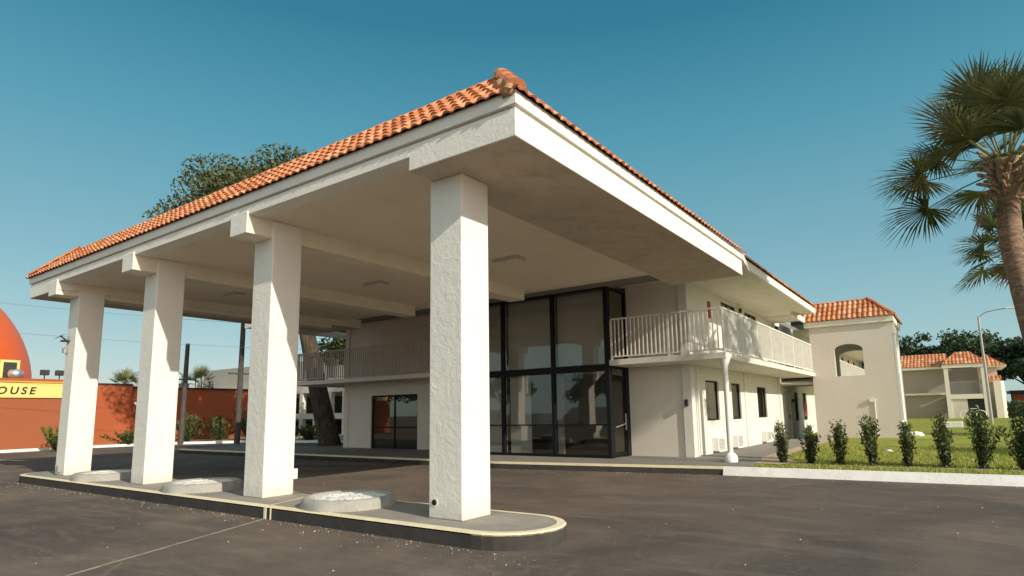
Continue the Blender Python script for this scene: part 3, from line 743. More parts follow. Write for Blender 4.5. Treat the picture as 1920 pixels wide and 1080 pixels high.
# railings
def railing(p0, p1, z, hgt, mat, step=.128, posts=True, bw=.016, parent=mot):
    b = MB(); p0 = Vector((*p0, 0)); p1 = Vector((*p1, 0)); d = p1-p0; L = d.length; d.normalize(); nrm = Vector((-d.y, d.x, 0))
    def bar(a, c, hw, z0, z1):
        q = [a-nrm*hw, c-nrm*hw, c+nrm*hw, a+nrm*hw]
        b.prism([(v.x, v.y) for v in q], z0, z1)
    bar(p0, p1, .03, z+hgt-.045, z+hgt); r = b.build('railing', mat, parent, bevel=0)
    b = MB(); bar(p0, p1, .018, z+.075, z+.11)
    n = int(L/step)
    for i in range(n+1):
        q = p0+d*(L*i/n); w_ = bw if (i % 14) else bw*1.9
        lo = z+.11 if i % 14 else z+.002
        b.prism([((q+d*sx*w_+nrm*sy*bw).x, (q+d*sx*w_+nrm*sy*bw).y) for sx, sy in ((-1,-1),(1,-1),(1,1),(-1,1))], lo, z+hgt-.045)
    b.build('balusters', mat, r)
    return r
railing((-2.93,VY+.09),(.42,VY+.09), ZF2, 1.25, M['rail'])
railing((.42,VY+.16),(.42,23.2), ZF2, 1.25, M['rail'])
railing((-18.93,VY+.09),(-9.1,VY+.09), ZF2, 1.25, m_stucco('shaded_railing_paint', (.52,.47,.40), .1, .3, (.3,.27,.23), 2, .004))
railing((-18.93,VY+.16),(-18.93,23.9), ZF2, 1.25, M['wall'])
railing((.28,27.2),(.28,47.4), ZF2, 1.15, M['rail'], .2)
# support post
b = MB(); b.lathe(.40,10.38,[(.072,.35),(.072,2.62),(.085,2.70),(.13,2.80),(.15,2.888)], 14); sp = b.build('support_post', M['white'], mot, smooth=True)
b = MB(); b.lathe(.40,10.38,[(.17,.15),(.185,.22),(.17,.30),(.12,.37),(.07,.40)], 16); b.build('post_base', M['kerbwhite'], sp, smooth=True)
# eave: soffit, fascia and tiles of the right wing
EX = 1.0
b = MB(); b.prism([(-19.6,8.52),(X1-.35,8.52),(X1-.35,9.42),(.9,11.0),(.9,21.3),(XR-.3,21.3),(XR-.3,FY+.4),(-19.6,FY+.4)], 5.47, 5.60); b.build('eave_soffit', M['slab'], mot)
b = MB(); b.box(-19.75,-15.45,8.4,8.52,5.40,5.70); b.box(-19.75,-19.6,8.52,24,5.40,5.70); b.build('eave_fascia', M['board'], mot)
b = MB(); b.box(.9, EX, 11.05, 21.3, 5.42, 5.67); b.build('eave_fascia', M['board'], mot)
b = MB(); b.box(XR-.3, EX, 21.3, 21.4, 5.42, 5.66); b.build('eave_fascia', M['board'], mot)
tile_slope((EX+.06, 21.35, 5.66), (0,-1,0), 11.95, (-1,0,0), .8, .60, 3, False, False, .195, mot)
b = MB(); b.box(-19.0,.25,10.5,21.3,5.62,6.2); b.box(-16,-1.5,21.3,55.5,5.5,6.0); b.build('roof_deck', M['concrete'], mot)
# second lower eave before the tower and the rear wing eave
b = MB(); b.box(XR, .2, 21.4, 23.12, 5.40, 5.50); b.box(XR,.95,27.3,55.8,5.47,5.56); b.build('eave_soffit', M['slab'], mot)
b = MB(); b.box(.2,.28,20.4,23.10,5.30,5.53); b.build('eave_fascia', M['board'], mot)
b = MB(); b.box(.95,1.03,27.3,55.8,5.30,5.60); b.build('eave_fascia', M['board'], mot)
tile_slope((1.08, 55.8, 5.58), (0,-1,0), 28.4, (-1,0,0), .9, .7, 3, False, False, .22, mot)
# arched lower soffit near the tower
b = MB(); n_ = 10
for i in range(n_):
    a0_, a1_ = PI*i/n_, PI*(i+1)/n_
    b.quad((XR+.02, 24.6-1.2*math.cos(a0_), 2.55+.28*math.sin(a0_)), (.36, 24.6-1.2*math.cos(a0_), 2.55+.28*math.sin(a0_)), (.36, 24.6-1.2*math.cos(a1_), 2.55+.28*math.sin(a1_)), (XR+.02, 24.6-1.2*math.cos(a1_), 2.55+.28*math.sin(a1_)))
b.build('arched_soffit', M['slab'], mot)

# wall air conditioners
acs = [(13.62,'boxy white air conditioner low on the side wall nearest the building corner'),(15.75,'boxy white air conditioner low on the side wall behind the support post'),(19.75,'boxy white air conditioner low on the side wall beyond the pilaster strip')]
ac = thing('air_conditioner', acs[0][1], 'air conditioner', (XR, acs[0][0], .22), 'air conditioners on the side wall')
b = MB(); b.box(.003,.20,-.33,.33,.0,.42); b.build('case', M['white'], ac, bevel=.012)
b = MB()
for k in range(8): b.box(.20,.212,-.28,.28,.05+k*.043,.07+k*.043)
b.build('grille', M['grey'], ac)
for y_, lb in acs[1:]:
    c2 = copy_tree(ac); c2.location = (XR, y_, .22); c2['label'] = lb

# ------------------------------------------------------------------ stair tower
tw = thing('stair_tower', 'beige stucco stair tower with an arched opening and a red tiled hip roof', 'tower', (0,0,0))
TX0, TX1, TY0, TY1, TZ = .38, 3.56, 23.28, 27.2, 5.06
def arch_wall(b, y, x0, x1, z0, z1, a0, a1, zs, zsp, rise, th, n=14):
    cx = (a0+a1)/2; hw = (a1-a0)/2
    arc = [(cx-hw*math.cos(PI*i/n), zsp+rise*math.sin(PI*i/n)) for i in range(n+1)]
    for yy, fl in ((y, 1), (y+th, 0)):
        def q(*p):
            pp = [(a, yy, c) for a, c in p]; b.poly(pp if fl else pp[::-1])
        q((x0,z0),(x1,z0),(x1,zs),(x0,zs)); q((x0,zs),(a0,zs),(a0,zsp),(x0,zsp)); q((a1,zs),(x1,zs),(x1,zsp),(a1,zsp))
        q((x0,zsp),(a0,zsp),(a0,z1),(x0,z1)); q((a1,zsp),(x1,zsp),(x1,z1),(a1,z1))
        for i in range(n): q(arc[i], arc[i+1], (arc[i+1][0], z1), (arc[i][0], z1))
    R = [(a0,zs),(a1,zs),(a1,zsp)]+arc[::-1][1:]
    for i in range(len(R)):
        p, r = R[i], R[(i+1) % len(R)]
        b.quad((p[0],y,p[1]),(p[0],y+th,p[1]),(r[0],y+th,r[1]),(r[0],y,r[1]))
b = MB(); arch_wall(b, TY0, TX0, TX1, GZ, TZ, 1.32, 2.42, 2.86, 3.98, .26, .28)
b.build('front_wall', M['tower'], tw)
b = MB(); arch_wall(b, TY1-.28, TX0, TX1, GZ, TZ, 1.0, 2.5, 2.86, 3.98, .26, .28); b.build('rear_wall', M['sidewall'], tw)
b = MB(); b.box(TX1-.28, TX1-.001, TY0+.28, TY1-.28, GZ, TZ); b.build('side_wall', M['sidewall'], tw)
b = MB(); b.box(TX0+.02, TX1-.3, TY0+.3, TY1-.3, 2.55, 2.70); b.box(TX0, TX1-.28, TY0+.28, TY1-.28, TZ-.1, TZ-.01); b.build('landing_floor', M['slab'], tw)
# raised trim around arch left jamb, fascia, downspout, lamp
b = MB(); b.box(TX0-.18, TX1+.10, TY0-.12, TY1+.1, TZ, TZ+.25); b.build('fascia', M['creamtrim'], tw, bevel=.01)
b = MB(); b.box(TX1+.0, TX1+.09, TY0+.14, TY0+.24, 1.6, TZ); b.box(TX1-.02,TX1+.13,TY0+.10,TY0+.28,4.55,4.8); b.box(TX1+.0,TX1+.11,TY0+.1,TY0+.30,.95,2.9); b.build('downspout', M['white'], tw)
b = MB(); b.tube([(2.68,TY0-.03,.15),(2.68,TY0-.03,1.72)], .022, 6); b.box(2.50,2.71,TY0-.10,TY0-.001,1.72,1.86); b.build('wall_lamp', M['white'], tw)
tile_slope((TX0-.24, TY0-.18, TZ+.24), (1,0,0), TX1-TX0+.40, (0,1,0), 1.0, .92, 4, False, True, .2, tw, amp=.045)
tile_slope((TX1+.16, TY1+.1, TZ+.24), (0,-1,0), TY1-TY0+.28, (-1,0,0), 1.0, .92, 4, True, True, .2, tw, amp=.045)
cap_line((TX1+.12, TY0-.14, TZ+.30),(TX1-.84, TY0+.82, TZ+1.20), .09, tw, 'hip_cap', .32)
cap_line((TX0-.9, TY0+.84, TZ+1.16),(TX1-.84, TY0+.84, TZ+1.16), .07, tw, 'ridge_cap', .36)
b = MB(); b.box(TX0-.9, TX1-.86, TY0+.84, TY1-.9, TZ+.3, TZ+1.12); b.prism([(TX0-.2,TY0-.1),(TX1+.08,TY0-.1),(TX1+.08,TY1),(TX0-.2,TY1)], TZ+.25, TZ+.27); b.build('roof_core', M['dark'], tw)

# ------------------------------------------------------------------ rear block (far right)
rb = thing('rear_block', 'distant two storey beige motel block with red tiled roof and open stair bay', 'motel', (0,0,0))
BY = 52.0
b = MB(); b.box(1.25, 5.2, BY+1.2, BY+9, .3, 4.5); b.build('wall', M['backwall'], rb)
b = MB(); b.box(1.25, 5.0, BY+.9, BY+1.2, 2.36, 2.52); b.build('ledge', M['creamtrim'], rb)
b = MB(); b.box(1.25,5.0,BY+.8,BY+1.3,4.42,4.62); b.build('fascia', M['creamtrim'], rb)
b = MB(); b.box(5.0,5.28,BY,BY+.28,.4,4.55); b.box(7.35,7.62,BY,BY+.28,.4,4.55); b.box(5.28,7.35,BY+.01,BY+.25,2.0,2.36); b.box(4.9,7.7,BY-.05,BY+.4,4.42,4.70); b.build('stair_frame', M['creamtrim'], rb)
b = MB(); b.box(5.2,7.5,BY+3.0,BY+3.2,.4,4.5); b.box(7.2,8.6,BY+1.6,BY+8,.4,3.4); b.box(5.28,6.3,BY+.1,BY+.22,.45,2.0); b.box(7.2,8.4,BY+1.6,BY+8,3.4,4.45); b.box(5.2,7.5,BY+.3,BY+3,2.2,2.35); b.build('stair_wall', M['tower'], rb)
b = MB(); b.box(6.3,7.35,BY+.3,BY+.34,.42,2.0); b.build('stair_opening', M['dark'], rb)
b = MB(); 
for k_ in range(22): b.box(5.3+k_*.093,5.325+k_*.093,BY+.15,BY+.17,2.36,3.3)
b.box(5.28,7.35,BY+.14,BY+.18,3.3,3.34); b.build('railing', M['grey'], rb)
b = MB(); b.prism([(8.05,BY+.6),(8.5,BY+.6),(8.75,BY+1.6),(8.0,BY+1.6)], .4, 3.3); b.build('buttress', M['creamtrim'], rb)
tile_slope((1.25,BY+.75,4.62),(1,0,0),4.05,(0,1,0),3.6,1.25,6,False,False,.25,rb)
tile_slope((4.85,BY-.1,4.70),(1,0,0),2.95,(0,1,0),1.05,1.0,4,True,True,.25,rb)
tile_slope((4.85,BY+2.9,4.70),(0,-1,0),3.0,(1,0,0),1.05,1.0,4,True,True,.25,rb)
tile_slope((7.8,BY-.1,4.70),(0,1,0),3.0,(-1,0,0),1.05,1.0,4,True,True,.25,rb)
tile_slope((6.6,BY+1.2,4.5),(1,0,0),2.4,(0,1,0),1.3,1.05,4,True,True,.25,rb)
tile_slope((9.0,BY+1.2,4.5),(0,1,0),6,(-1,0,0),1.3,1.05,4,True,True,.25,rb)
b = MB(); b.box(6.9,9.0,BY+1.2,BY+7.2,4.42,4.55); b.box(5.9,6.75,BY+.95,BY+1.9,4.7,5.68); b.box(7.9,7.75,BY+2.5,BY+6,4.6,5.5); b.build('eave', M['creamtrim'], rb)
tile_slope((7.5,BY+1.0,3.4),(1,0,0),1.1,(0,1,0),.6,.35,2,False,False,.25,rb)

# ------------------------------------------------------------------ restaurant on the left
rs = thing('restaurant_building', 'orange restaurant with a yellow sign band and a bright orange dome on its roof', 'restaurant', (0,0,0))
SX = -36.0
b = MB(); b.box(-50, SX, -8.6, 8.5, GZ, 3.62); b.build('wall', M['orange'], rs)
b = MB(); b.box(SX, SX+.10, -8.6, 8.5, 2.80, 3.62); sb = b.build('sign_band', M['yellow'], rs)
b = MB(); b.box(SX-.3, SX+.16, -8.6, 8.5, 3.62, 3.72); b.build('cornice', M['yellowdeep'], rs)
b = MB(); b.box(SX-.4, SX+.18, -8.6, 8.5, 3.72, 3.84); b.build('parapet', M['redorange'], rs)
tx = bpy.data.curves.new('sign_text', 'FONT'); tx.body = 'HOUSE'; tx.size = .54; tx.space_character = 1.42; tx.shear = .18; tx.extrude = .012; tx.offset = .010; tx.align_x = 'RIGHT'
to = bpy.data.objects.new('sign_text', tx); me = None
col.objects.link(to); bpy.context.view_layer.update()
me = bpy.data.meshes.new_from_object(to.evaluated_get(bpy.context.evaluated_depsgraph_get())); bpy.data.objects.remove(to)
me.materials.clear(); me.materials.append(M['black'])
lo = bpy.data.objects.new('sign_lettering', me); col.objects.link(lo); lo.parent = sb; lo.location = (SX+.115, 5.86, 3.0); lo.rotation_euler = (PI/2,0,PI/2)
# dome
b = MB(); R0 = 8.02; prof = [(R0*math.cos(a), 3.6+R0*math.sin(a)*1.0) for a in [i*PI/2/24 for i in range(25)]]
b.lathe(0,0,prof,72); dm = b.build('dome', M['dome'], rs, smooth=True); dm.location = (-45.6,.15,0); dm.scale = (1,1,.985)
b = MB(); b.box(-37.9,-37.7,4.70,5.58,3.84,4.95); b.build('dome_window_frame', M['yellow'], rs)
b = MB(); b.box(-37.68,-37.66,4.84,5.44,3.84,4.82); b.build('dome_window', M['dark'], rs)
b = MB(); b.lathe(-37.2,5.30,[(.0,3.84),(.22,3.84),(.34,4.0),(.36,4.2),(.3,4.36),(0,4.42)], 18); b.build('roof_fan', M['aluminium'], rs, smooth=True)
fl = thing('roof_floodlight', 'dark floodlight on the restaurant parapet nearer the dome', 'floodlight', (SX-.1,6.28,3.84), 'floodlights on the restaurant roof')
b = MB(); b.tube([(0,0,0),(0,0,.25)], .03, 6); b.build('stem', M['dark'], fl)
b = MB(); b.box(-.1,.12,-.2,.2,.22,.52); b.build('lamp_head', M['dark'], fl, bevel=.02)
c2 = copy_tree(fl); c2.location = (SX-.1,6.98,3.84); c2['label'] = 'dark floodlight on the restaurant parapet nearer the far left column'
# neighbouring red orange walls
nb = thing('neighbour_building', 'red orange single storey building in tree shade behind the canopy columns', 'building', (0,0,0))
b = MB(); b.box(-50,-38,8.52,11.6,GZ,3.74); b.box(-50,-38.4,11.6,20.6,GZ,3.62); b.build('wall', M['redorange'], nb)
b = MB(); b.box(-38.42,-38.3,11.6,20.7,3.56,3.66); b.box(-38.1,-37.95,8.55,11.62,3.70,3.80); b.build('coping', M['dark'], nb)
b = MB(); b.tube([(-37.95,11.7,2.6),(-37.7,11.7,2.6),(-37.6,11.7,2.45)], .05, 6); b.build('wall_lamp', M['white'], nb)
b = MB()
for y_, h_ in ((16.1,1.2),(16.5,1.0),(17.1,1.0),(17.55,1.05),(18.4,.6)): b.tube([(-41,y_,3.6),(-41,y_,3.6+h_)], .03, 5)
b.tube([(-41,16.1,4.6),(-41,16.5,4.6)], .03, 5); b.tube([(-41,17.1,4.62),(-41,17.55,4.62)], .03, 5); b.tube([(-41,15.7,4.95),(-41,16.1,4.75)], .03, 5)
b.build('antenna', M['dark'], nb)
b = MB()
for y_ in (14.9, 15.4, 15.7): b.lathe(-39.5,y_,[(.15,3.62),(.2,3.9),(.24,3.95),(0,4.1)], 10)
b.build('roof_vent', M['aluminium'], nb)
# white two storey block seen past the oak
wb = thing('white_motel_block', 'pale two storey building with square posts seen beyond the oak trunk', 'building', (0,0,0))
b = MB(); b.box(-60,-30,27.5,40,-.5,6.5); b.build('wall', M['curtain'], wb)
b = MB(); b.box(-60,-30,26,27.5,1.3,1.75); b.box(-60,-30,26,27.5,3.5,4.1)
for x_ in np.arange(-58,-30,1.9): b.box(x_,x_+.45,26.02,26.4,-.5,3.5)
b.build('gallery', M['creamtrim'], wb)
for x_ in np.arange(-57,-30,1.9):
    for z0_, z1_ in ((1.8,3.2),(-.3,1.1)):
        b = MB(); b.box(x_,x_+.9,27.4,27.49,z0_,z1_); b.build('window', M['frame'], wb)
# kerb and beds at left
b = MB(); P_ = [(-34.3,3.0),(-34.9,9.0),(-34.2,12.4),(-31.0,15.4),(-25,17.2),(-18,18.2)]
for (xa,ya),(xb,yb) in zip(P_[:-1],P_[1:]):
    dx, dy = xb-xa, yb-ya; l = math.hypot(dx,dy); nx, ny = -dy/l*.22, dx/l*.22
    b.prism([(xa,ya),(xb,yb),(xb+nx,yb+ny),(xa+nx,ya+ny)], GZ, .1)
struct(b.build('far_kerb', M['kerbwhite']), 'white kerb along the far side of the drive at left', 'kerb')
b = MB(); b.poly([(-34.9,3,.06),(-35.2,9,.06),(-34.5,12.6,.06),(-31.2,15.6,.06),(-25,17.4,.06),(-18,18.5,.06),(-18,26,.06),(-36,26,.06),(-38,20,.06),(-38,3,.06)][::-1])
struct(b.build('planting_bed', M['sand']), 'sandy planting bed behind the far white kerb at left', 'soil')
b = MB(); b.quad((-31,1.6,GZ+.004),(-25.5,2.6,GZ+.004),(-25.6,2.75,GZ+.004),(-31,1.75,GZ+.004)); b.quad((-31,12.4,GZ+.004),(-28,14.4,GZ+.004),(-28.2,14.7,GZ+.004),(-31.4,12.6,GZ+.004))
struct(b.build('parking_line', M['kerbwhite']), 'white painted parking line on the asphalt at left', 'painted line')

# ------------------------------------------------------------------ vegetation
def leaf_quads(C, size, aspect=.5, up=.3, rng=RNG):
    N = len(C)
    d = rng.normal(size=(N,3)); d[:,2] += up; d /= np.linalg.norm(d, axis=1)[:,None]
    r = rng.normal(size=(N,3)); s_ = np.cross(d, r); s_ /= np.linalg.norm(s_, axis=1)[:,None]
    L = (size*(.6+.8*rng.random(N)))[:,None]; Wd = L*aspect
    P = np.zeros((N,4,3)); P[:,0] = C-d*L*.5; P[:,1] = C+s_*Wd*.5; P[:,2] = C+d*L*.5; P[:,3] = C-s_*Wd*.5
    return P
def tree(name, loc, height, rx, rz, label, mat='oakleaf', group=None, nclump=46, per=260, leaf=.24, trunk_r=.4, trunk_h=None, bark='oakbark', seed=1, lean=(0,0), cz=None, clump_r=None, coff=0):
    rng = np.random.default_rng(seed); rr = random.Random(seed)
    t = thing(name, label, 'tree', loc, group)
    cz = cz if cz is not None else height-rz
    trunk_h = trunk_h or cz*.6
    top = Vector((lean[0], lean[1], trunk_h))
    b = MB(); b.tube([(0,0,-.2),(0,0,.2),top*.35,top*.7,top], [trunk_r*1.5,trunk_r*1.15,trunk_r,trunk_r*.9,trunk_r*.8], 12)
    cen = []
    for i in range(nclump):
        v = rng.normal(size=3); v /= np.linalg.norm(v)
        if v[2] < -.35: v[2] *= -.4
        k = rng.uniform(.45, 1.0)
        cen.append(np.array([coff+lean[0]*1.3+v[0]*rx*k, lean[1]*1.3+v[1]*rx*k, cz+v[2]*rz*k]))
    for i, c in enumerate(cen):
        if i % 2 == 0:
            c = Vector(c); m1 = top.lerp(c, .4)+Vector((rr.uniform(-.4,.4),rr.uniform(-.4,.4),rr.uniform(-.1,.5)))*(rx/6)
            b.tube([top*.85, m1, c], [trunk_r*.38, trunk_r*.22, trunk_r*.05], 6, caps=False)
    b.build('trunk', M[bark], t, smooth=True)
    cr = clump_r or rx*.26
    Cs = []; T = []
    for c in cen:
        n = int(per*rng.uniform(.5,1.3)); v = rng.normal(size=(n,3)); v /= np.linalg.norm(v,axis=1)[:,None]
        q = v*(rng.random(n)**.45)[:,None]*cr*rng.uniform(.6,1.25)*np.array([1.15,1.15,.75])
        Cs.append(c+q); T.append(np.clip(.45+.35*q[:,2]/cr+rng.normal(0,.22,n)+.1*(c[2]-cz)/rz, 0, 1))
    Cs = np.concatenate(Cs); T = np.concatenate(T)
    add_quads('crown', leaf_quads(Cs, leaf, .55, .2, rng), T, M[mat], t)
    return t
tree('oak_tree', (-22.6,15.2,0), 14.6, 7.8, 3.2, 'big spreading live oak rising behind the canopy with a leaning dark trunk', seed=4, nclump=80, per=950, leaf=.19, trunk_r=.50, lean=(-1.4,-.85), cz=11.7, trunk_h=7.0, clump_r=1.6, coff=.7)
tree('shade_tree', (-27.5,22,0), 9.5, 4.6, 3.2, 'dark leafy tree behind the left end of the balcony', seed=9, nclump=46, per=330, leaf=.28, trunk_r=.3, cz=5.8)
far = [(-3,80,9.6,5.2),(2.5,82,10.4,5.5),(7.2,78,9.6,5.0),(12,76,9.6,5.2),(17,72,10.4,5.6),(13.2,62,6.4,3.3),(22.5,70,11,6)]
lbs = ['far tree at the left end of the row behind the rear block','far tree with the highest crown behind the rear block roof','far tree right behind the stair bay roof','far tree just right of the street lamp post','far tall tree at the right picture edge','lower dark tree between the rear block and the hedge','far tree beyond the right picture edge behind the palms']
for i, (x_, y_, h_, r_) in enumerate(far):
    tree('broadleaf_tree', (x_,y_,.6), h_, r_, h_*.40, lbs[i], 'farleaf', 'trees beyond the rear block', 40, 230, .42, .3, seed=20+i, cz=h_*.56)

def fan_leaf(b, base, d, L_pet, L_fan, nb, rr, tint, droop=.25, w0=.028):
    """a costapalmate palm leaf: petiole and a fan of blades"""
    d = Vector(d).normalized(); up = Vector((0,0,1)); side = d.cross(up)
    side = side.normalized() if side.length > .05 else Vector((1,0,0))
    tip = Vector(base)+d*L_pet+Vector((0,0,-droop*L_pet*.35)); mid = Vector(base)+d*L_pet*.5+Vector((0,0,-droop*L_pet*.05))
    dd = (tip-mid).normalized(); nrm = side.cross(dd).normalized()
    b.tube([base, mid, tip], [.022,.016,.012], 4, t=.8, caps=False)
    side = (side + nrm*rr.uniform(-.5,.5)).normalized()
    for k in range(nb):
        a = math.radians(-125+250*k/(nb-1))+rr.uniform(-.03,.03)
        q = dd*math.cos(a)+side*math.sin(a)
        ll = L_fan*(1-.30*abs(a/2.2)**2)*rr.uniform(.85,1.08)
        fold = nrm*(.10 if k % 2 else -.04)
        p0 = tip-dd*.04; pm = tip+(q+fold*.6).normalized()*ll*.55+Vector((0,0,-droop*ll*.10)); p1 = tip+q*ll+Vector((0,0,-droop*ll*rr.uniform(.25,.75)))
        s_ = q.cross(nrm).normalized(); w = w0
        tt = min(1, max(0, tint+rr.uniform(-.2,.2)))
        n = b.n()
        b.v += [tuple(p0-s_*.014),tuple(p0+s_*.014),tuple(pm+s_*w),tuple(pm-s_*w),tuple(p1+s_*.002),tuple(p1-s_*.002)]
        b.f += [(n,n+1,n+2,n+3),(n+3,n+2,n+4,n+5)]; b.t += [tt,tt]
def palm(loc, pts, r0, r1, label, nleaf=34, pet=1.25, fan=1.15, seed=1, nb=36, group='cabbage palms on the right', boots=True, w0=.03, elev=125, ndead=2):
    rr = random.Random(seed); t = thing('palm_tree', label, 'palm tree', loc, group)
    P_ = [Vector(p) for p in pts]; n = 26; path = []; rad = []
    for i in range(n+1):
        u_ = i/n*(len(P_)-1); j = min(int(u_), len(P_)-2); path.append(P_[j].lerp(P_[j+1], u_-j)); rad.append((r0+(r1-r0)*i/n)*(1+.035*(i % 2))*rr.uniform(.98,1.02))
    b = MB(); b.tube(path, rad, 14); b.build('trunk', M['palmbark'], t, smooth=True)
    top = path[-1]
    if boots:
        b = MB()
        for k in range(70):
            a = k*2.4+rr.uniform(-.3,.3); h_ = -.80+.90*k/70; rb = r1*.95+(k/70)*.10
            q = top+Vector((math.cos(a)*rb, math.sin(a)*rb, h_)); o_ = Vector((math.cos(a+.4), math.sin(a+.4), rr.uniform(.5,1.6))).normalized()
            ln = rr.uniform(.16,.36); b.tube([q-o_*.05, q+o_*ln*.6, q+o_*ln+Vector((math.cos(a),math.sin(a),0))*.10], [.055,.042,.030], 5)
        b.tube([top+Vector((0,0,-.85)), top+Vector((0,0,.15))], [r1*1.05, r1*1.3], 10)
        b.build('leaf_bases', M['boot'], t)
    b = MB(); dead = MB()
    for k in range(nleaf):
        a = k*2.39996+rr.uniform(-.2,.2); e_ = math.radians(84-elev*(k/nleaf)**.9)+rr.uniform(-.1,.1)
        d = (math.cos(a)*math.cos(e_), math.sin(a)*math.cos(e_), math.sin(e_))
        dr_ = .08+.25*(k/nleaf)
        fan_leaf(b, top+Vector((math.cos(a)*.08,math.sin(a)*.08,.1-.2*k/nleaf)), d, pet*rr.uniform(.8,1.15), fan*rr.uniform(.85,1.1), nb, rr, rr.uniform(.1,.75), dr_, w0)
    b.build('crown', M['palmleaf'], t)
    for k in range(ndead):
        a = 3.5+k*1.1; fan_leaf(dead, top+Vector((math.cos(a)*.25,math.sin(a)*.25,-.3)), (math.cos(a)*.45,math.sin(a)*.45,-1), pet*.45, fan*.8, 22, rr, .5, .1, w0*.8)
    dead.build('dead_fronds', M['deadleaf'], t)
    return t
palm((7.13,10.75,.13), [(0,0,-.1),(-.16,0,2.7),(-.38,.02,5.0),(-.28,.02,6.75)], .25, .20, 'tall near palm leaning left at the right picture edge', 32, 1.5, 1.12, 3, 54, w0=.025, elev=94, ndead=1)
palm((8.7,25.8,.25), [(0,0,-.1),(0,0,3),(-.2,0,5.6),(-.60,.1,7.7)], .20, .17, 'smaller distant palm behind the near palm trunk', 24, 1.3, 1.25, 8, 34, w0=.046, elev=115)
palm((-24.6,21.5,.05), [(0,0,-.1),(0,0,1.5),(0,0,4.2)], .2, .16, 'short bright green palm beside the end of the balcony rail', 26, .9, 1.1, 14, 30, 'palms at the left')
palm((-48.0,21.0,0), [(0,0,0),(0,0,2),(0,0,4.4)], .2, .18, 'small far palm crown above the red orange roof', 22, .9, .9, 15, 22, 'palms at the left', boots=False)
palm((-50.4,16.1,0), [(0,0,0),(0,0,2),(0,0,4.1)], .2, .18, 'small far palm crown between the two left columns', 22, .9, .9, 16, 22, 'palms at the left', boots=False)

for q_, lb_ in (((20,14,.2),'cabbage palm on the lawn beyond the right picture edge, nearest the kerb'),((25,19,.25),'cabbage palm on the lawn beyond the right picture edge, farthest right'),((19,24,.3),'cabbage palm on the lawn beyond the right picture edge, farthest back')):
    palm(q_, [(0,0,-.1),(0,0,2.5),(.1,0,5.6)], .24, .2, lb_, 22, 1.2, 1.1, int(q_[0]), 24, w0=.045)
for i, (x_, y_) in enumerate(((-31.5,-2.6),(-30.5,-7.4))):
    tree('broadleaf_tree', (x_,y_,0), 6.2, 2.6, 2.4, ['round tree on the street side of the orange restaurant, nearer its sign','round tree on the street side of the orange restaurant, farther from its sign'][i], 'farleaf', 'trees in front of the restaurant', 26, 200, .3, .16, seed=120+i, cz=3.5)
# grit and litter along the kerbs
Ng = 1500; q = np.zeros((Ng,3)); k3 = Ng//3
q[:k3,0] = RNG.uniform(-15.5,1.6,k3); q[:k3,1] = -.54-RNG.exponential(.16,k3); q[k3:2*k3,0] = RNG.uniform(-20,12,k3); q[k3:2*k3,1] = np.array([ (7.9 if v < -5.6 else (7.9+(v+5.6)*.153 if v < .66 else 8.8+(v-.66)*.062)) for v in q[k3:2*k3,0]])-.10-RNG.exponential(.2,k3)
q[2*k3:,0] = RNG.uniform(-14,9,Ng-2*k3); q[2*k3:,1] = RNG.uniform(-4,8,Ng-2*k3); inside = (q[:,1] > -.5) & (q[:,1] < 1.0) & (q[:,0] < 1.35); q[inside,1] = -.6
q[:,2] = GZ+.006; G_ = leaf_quads(q, .022, .7, .0); G_[:,:,2] = np.maximum(G_[:,:,2], GZ+.002)
tag(add_quads('grit', G_, RNG.random(Ng), m_leaf('grit_and_leaf_litter', (.16,.13,.10), (.60,.54,.44), 0, .9)), 'fine grit and leaf litter scattered on the asphalt along the kerbs', 'litter', kind='stuff')

def shrub(loc, h, w, label, seed, group='young shrubs in a row behind the white kerb', mat='shrubleaf', nst=17, name='upright_shrub', spread=.36, leaf=.105):
    rng = np.random.default_rng(seed); rr = random.Random(seed); t = thing(name, label, 'shrub', loc, group)
    b = MB(); C_ = []; D_ = []
    for k in range(nst):
        a = rr.uniform(0, 2*PI); out = rr.uniform(.1, 1)*spread; hh = h*rr.uniform(.55, 1.08) if k > 3 else h*rr.uniform(.95,1.1)
        if k in (5, 6, 9): out = spread*1.7; hh = h*.75
        p = [Vector((0,0,0)), Vector((math.cos(a)*w*.28*out*2, math.sin(a)*w*.28*out*2, hh*.45)), Vector((math.cos(a)*w*out*1.1, math.sin(a)*w*out*1.1, hh))]
        b.tube(p, [.010,.007,.003], 5, caps=False)
        m = int(78*hh/h)
        for q in range(m):
            u_ = rr.uniform(.08, 1); pt = p[0].lerp(p[1], u_*2) if u_ < .5 else p[1].lerp(p[2], u_*2-1)
            C_.append(pt+Vector((rr.gauss(0,.038),rr.gauss(0,.038),rr.gauss(0,.03))))
    b.build('stems', M['oakbark'], t)
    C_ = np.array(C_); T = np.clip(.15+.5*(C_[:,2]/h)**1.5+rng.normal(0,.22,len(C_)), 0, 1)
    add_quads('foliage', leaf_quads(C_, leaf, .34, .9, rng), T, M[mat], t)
    return t
sh = [(1.66,10.62,1.02,.40,'first young shrub from the left in the row, nearest the support post'),(2.27,10.85,.92,.34,'second shrub from the left, thin and upright'),(2.98,10.62,1.0,.44,'third shrub from the left in the row'),(3.68,10.6,1.12,.55,'fourth shrub from the left, tall with wide loose branches'),(4.37,10.7,1.0,.42,'fifth shrub in the row, below the tower corner'),(5.08,10.75,1.14,.52,'sixth shrub in the row, before the rear block'),(5.76,10.75,1.22,.54,'seventh shrub in the row, below the street lamp'),(6.46,10.8,1.25,.62,'last shrub at the right picture edge beside the palm')]
for i, (x_, y_, h_, w_, lb) in enumerate(sh): shrub((x_,y_,.13), h_, w_, lb, 40+i)
